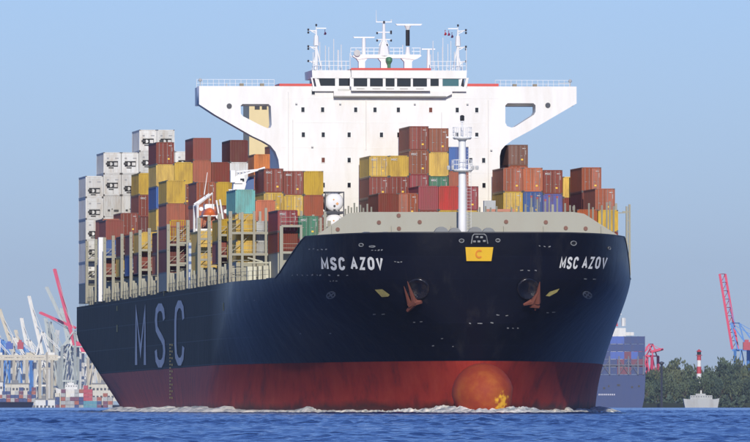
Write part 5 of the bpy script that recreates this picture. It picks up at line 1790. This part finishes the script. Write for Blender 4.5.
# ------------------------------------------------------------------ trees
LEAF = []
for i, c in enumerate([(.065, .100, .045), (.050, .085, .050), (.10, .12, .05)]):
    LEAF.append(mat('leaves_%d' % i, c, .8, .5, (.10, .12, .04), .3, streak=False, vary=.2))
BARK = mat('bark', (.10, .075, .055), .9, .3)
def crown_mesh(seed, mt):
    rnd = random.Random(seed); m = MB()
    lumps = []
    for i in range(11):
        a = rnd.uniform(0, 6.28); rr = rnd.uniform(.05, .62)
        lumps.append((rr*math.cos(a), rr*math.sin(a), rnd.uniform(.25, .92), rnd.uniform(.2, .36)))
    for (lx, ly, lz, lr) in lumps:
        for k in range(95):
            d = Vector((rnd.gauss(0, 1), rnd.gauss(0, 1), rnd.gauss(0, 1))).normalized()*lr*rnd.uniform(.55, 1.08)
            c = Vector((lx, ly, lz))+Vector((d.x, d.y, d.z*.8))
            n = Vector((rnd.gauss(0, 1), rnd.gauss(0, 1), rnd.gauss(.3, 1))).normalized(); t = n.orthogonal().normalized(); b_ = n.cross(t)
            s_ = rnd.uniform(.022, .05)
            m.quad(tuple(c-t*s_-b_*s_*.7), tuple(c+t*s_-b_*s_*.5), tuple(c+t*s_*.8+b_*s_), tuple(c-t*s_*.7+b_*s_*.8))
    return m.mesh('crown', mt)
def trunk_mesh(seed):
    rnd = random.Random(seed); m = MB()
    m.bar((0, 0, 0), (.02, 0, .35), .035, 7, .025); m.bar((.02, 0, .35), (0, .03, .75), .025, 6, .01)
    for i in range(6):
        a = rnd.uniform(0, 6.28); z = rnd.uniform(.25, .55)
        m.bar((.01, 0, z), (.35*math.cos(a), .35*math.sin(a), z+rnd.uniform(.15, .3)), .014, 5, .004)
    return m.mesh('trunk', BARK)
CROWN = [crown_mesh(i, LEAF[i % 3]) for i in range(6)]
TRUNK = [trunk_mesh(i) for i in range(3)]
random.seed(31)
TREEN = {}
tx = 646; i = 0
while tx < 775:
    for depth in (0, 1):
        D = 6080 + depth*90 + random.uniform(-20, 30); u = D/F
        prof = {0: 379, 1: 369}[depth]
        g = 5*math.sin(tx*.11)+4*math.sin(tx*.23+1)
        if tx < 655: g += 10
        if 690 < tx < 707 and depth == 1: g += 3
        if depth == 1 and 676 < tx < 690: g -= 3
        ytop = prof+g*.55+random.uniform(-3, 3)
        c = W(tx+random.uniform(-2, 2), 406.8, D); H = (406.8-ytop)*u
        r_ = empty('broadleaf_tree', Matrix.Translation(c) @ Matrix.Rotation(random.uniform(0, 6.28), 4, 'Z') @ Matrix.Diagonal((H*.52*random.uniform(.8, 1.2), H*.52, H, 1)))
        reg = ['beside the distant blue ship', 'right of the lamp post', 'left of the lighthouse', 'under the lighthouse', 'behind the river vessel', 'right of the river vessel', 'below the tall red crane', 'past the right edge'][min(7, int((tx-646)//14.5))]
        TREEN[(reg, depth)] = TREEN.get((reg, depth), 0)+1
        tag(r_, '%s broadleaf tree, %s of the %s row %s' % (['mid green', 'dark green', 'yellowish green'][i % 3], ORD[TREEN[(reg, depth)]-1], ['front', 'back'][depth], reg), 'tree', 'trees on the right bank')
        link('trunk', TRUNK[i % 3], r_); link('crown', CROWN[i % 6], r_)
        i += 1
    tx += 6.2
# undergrowth along the bank
m = MB(); rnd = random.Random(2)
for k in range(9000):
    x = rnd.uniform(640, 790); D = 6060+rnd.uniform(-5, 60); c = W(x, 406.5, D)
    z = rnd.uniform(0, 1)**1.6*5.5*(.7+.5*math.sin(x*.5)*math.sin(x*.17)); s_ = rnd.uniform(.35, .8)
    n = Vector((rnd.gauss(0, 1), rnd.gauss(0, 1), rnd.gauss(0, 1))).normalized(); t = n.orthogonal().normalized(); b_ = n.cross(t)
    c = c+Vector((0, 0, z)); m.quad(c-t*s_-b_*s_, c+t*s_-b_*s_*.6, c+t*s_*.8+b_*s_, c-t*s_+b_*s_*.8)
tag(m.build('undergrowth', LEAF[1]), 'dense bushes along the right river bank under the trees', 'bushes', kind='stuff')

# ------------------------------------------------------------------ haze
m = MB(); m.box(-1500, 1500, -60, 11800, -12, 128)
hz = bpy.data.materials.new('haze'); hz.use_nodes = True
n = hz.node_tree
for nd in list(n.nodes):
    if nd.type != 'OUTPUT_MATERIAL': n.nodes.remove(nd)
pv = n.nodes.new('ShaderNodeVolumePrincipled')
pv.inputs['Color'].default_value = (.86, .92, 1.0, 1)
pv.inputs['Density'].default_value = HAZE_DENSITY
pv.inputs['Anisotropy'].default_value = 0.2
out = [x for x in n.nodes if x.type == 'OUTPUT_MATERIAL'][0]
n.links.new(pv.outputs[0], out.inputs['Volume'])
tag(m.build('haze', hz), kind='stuff')
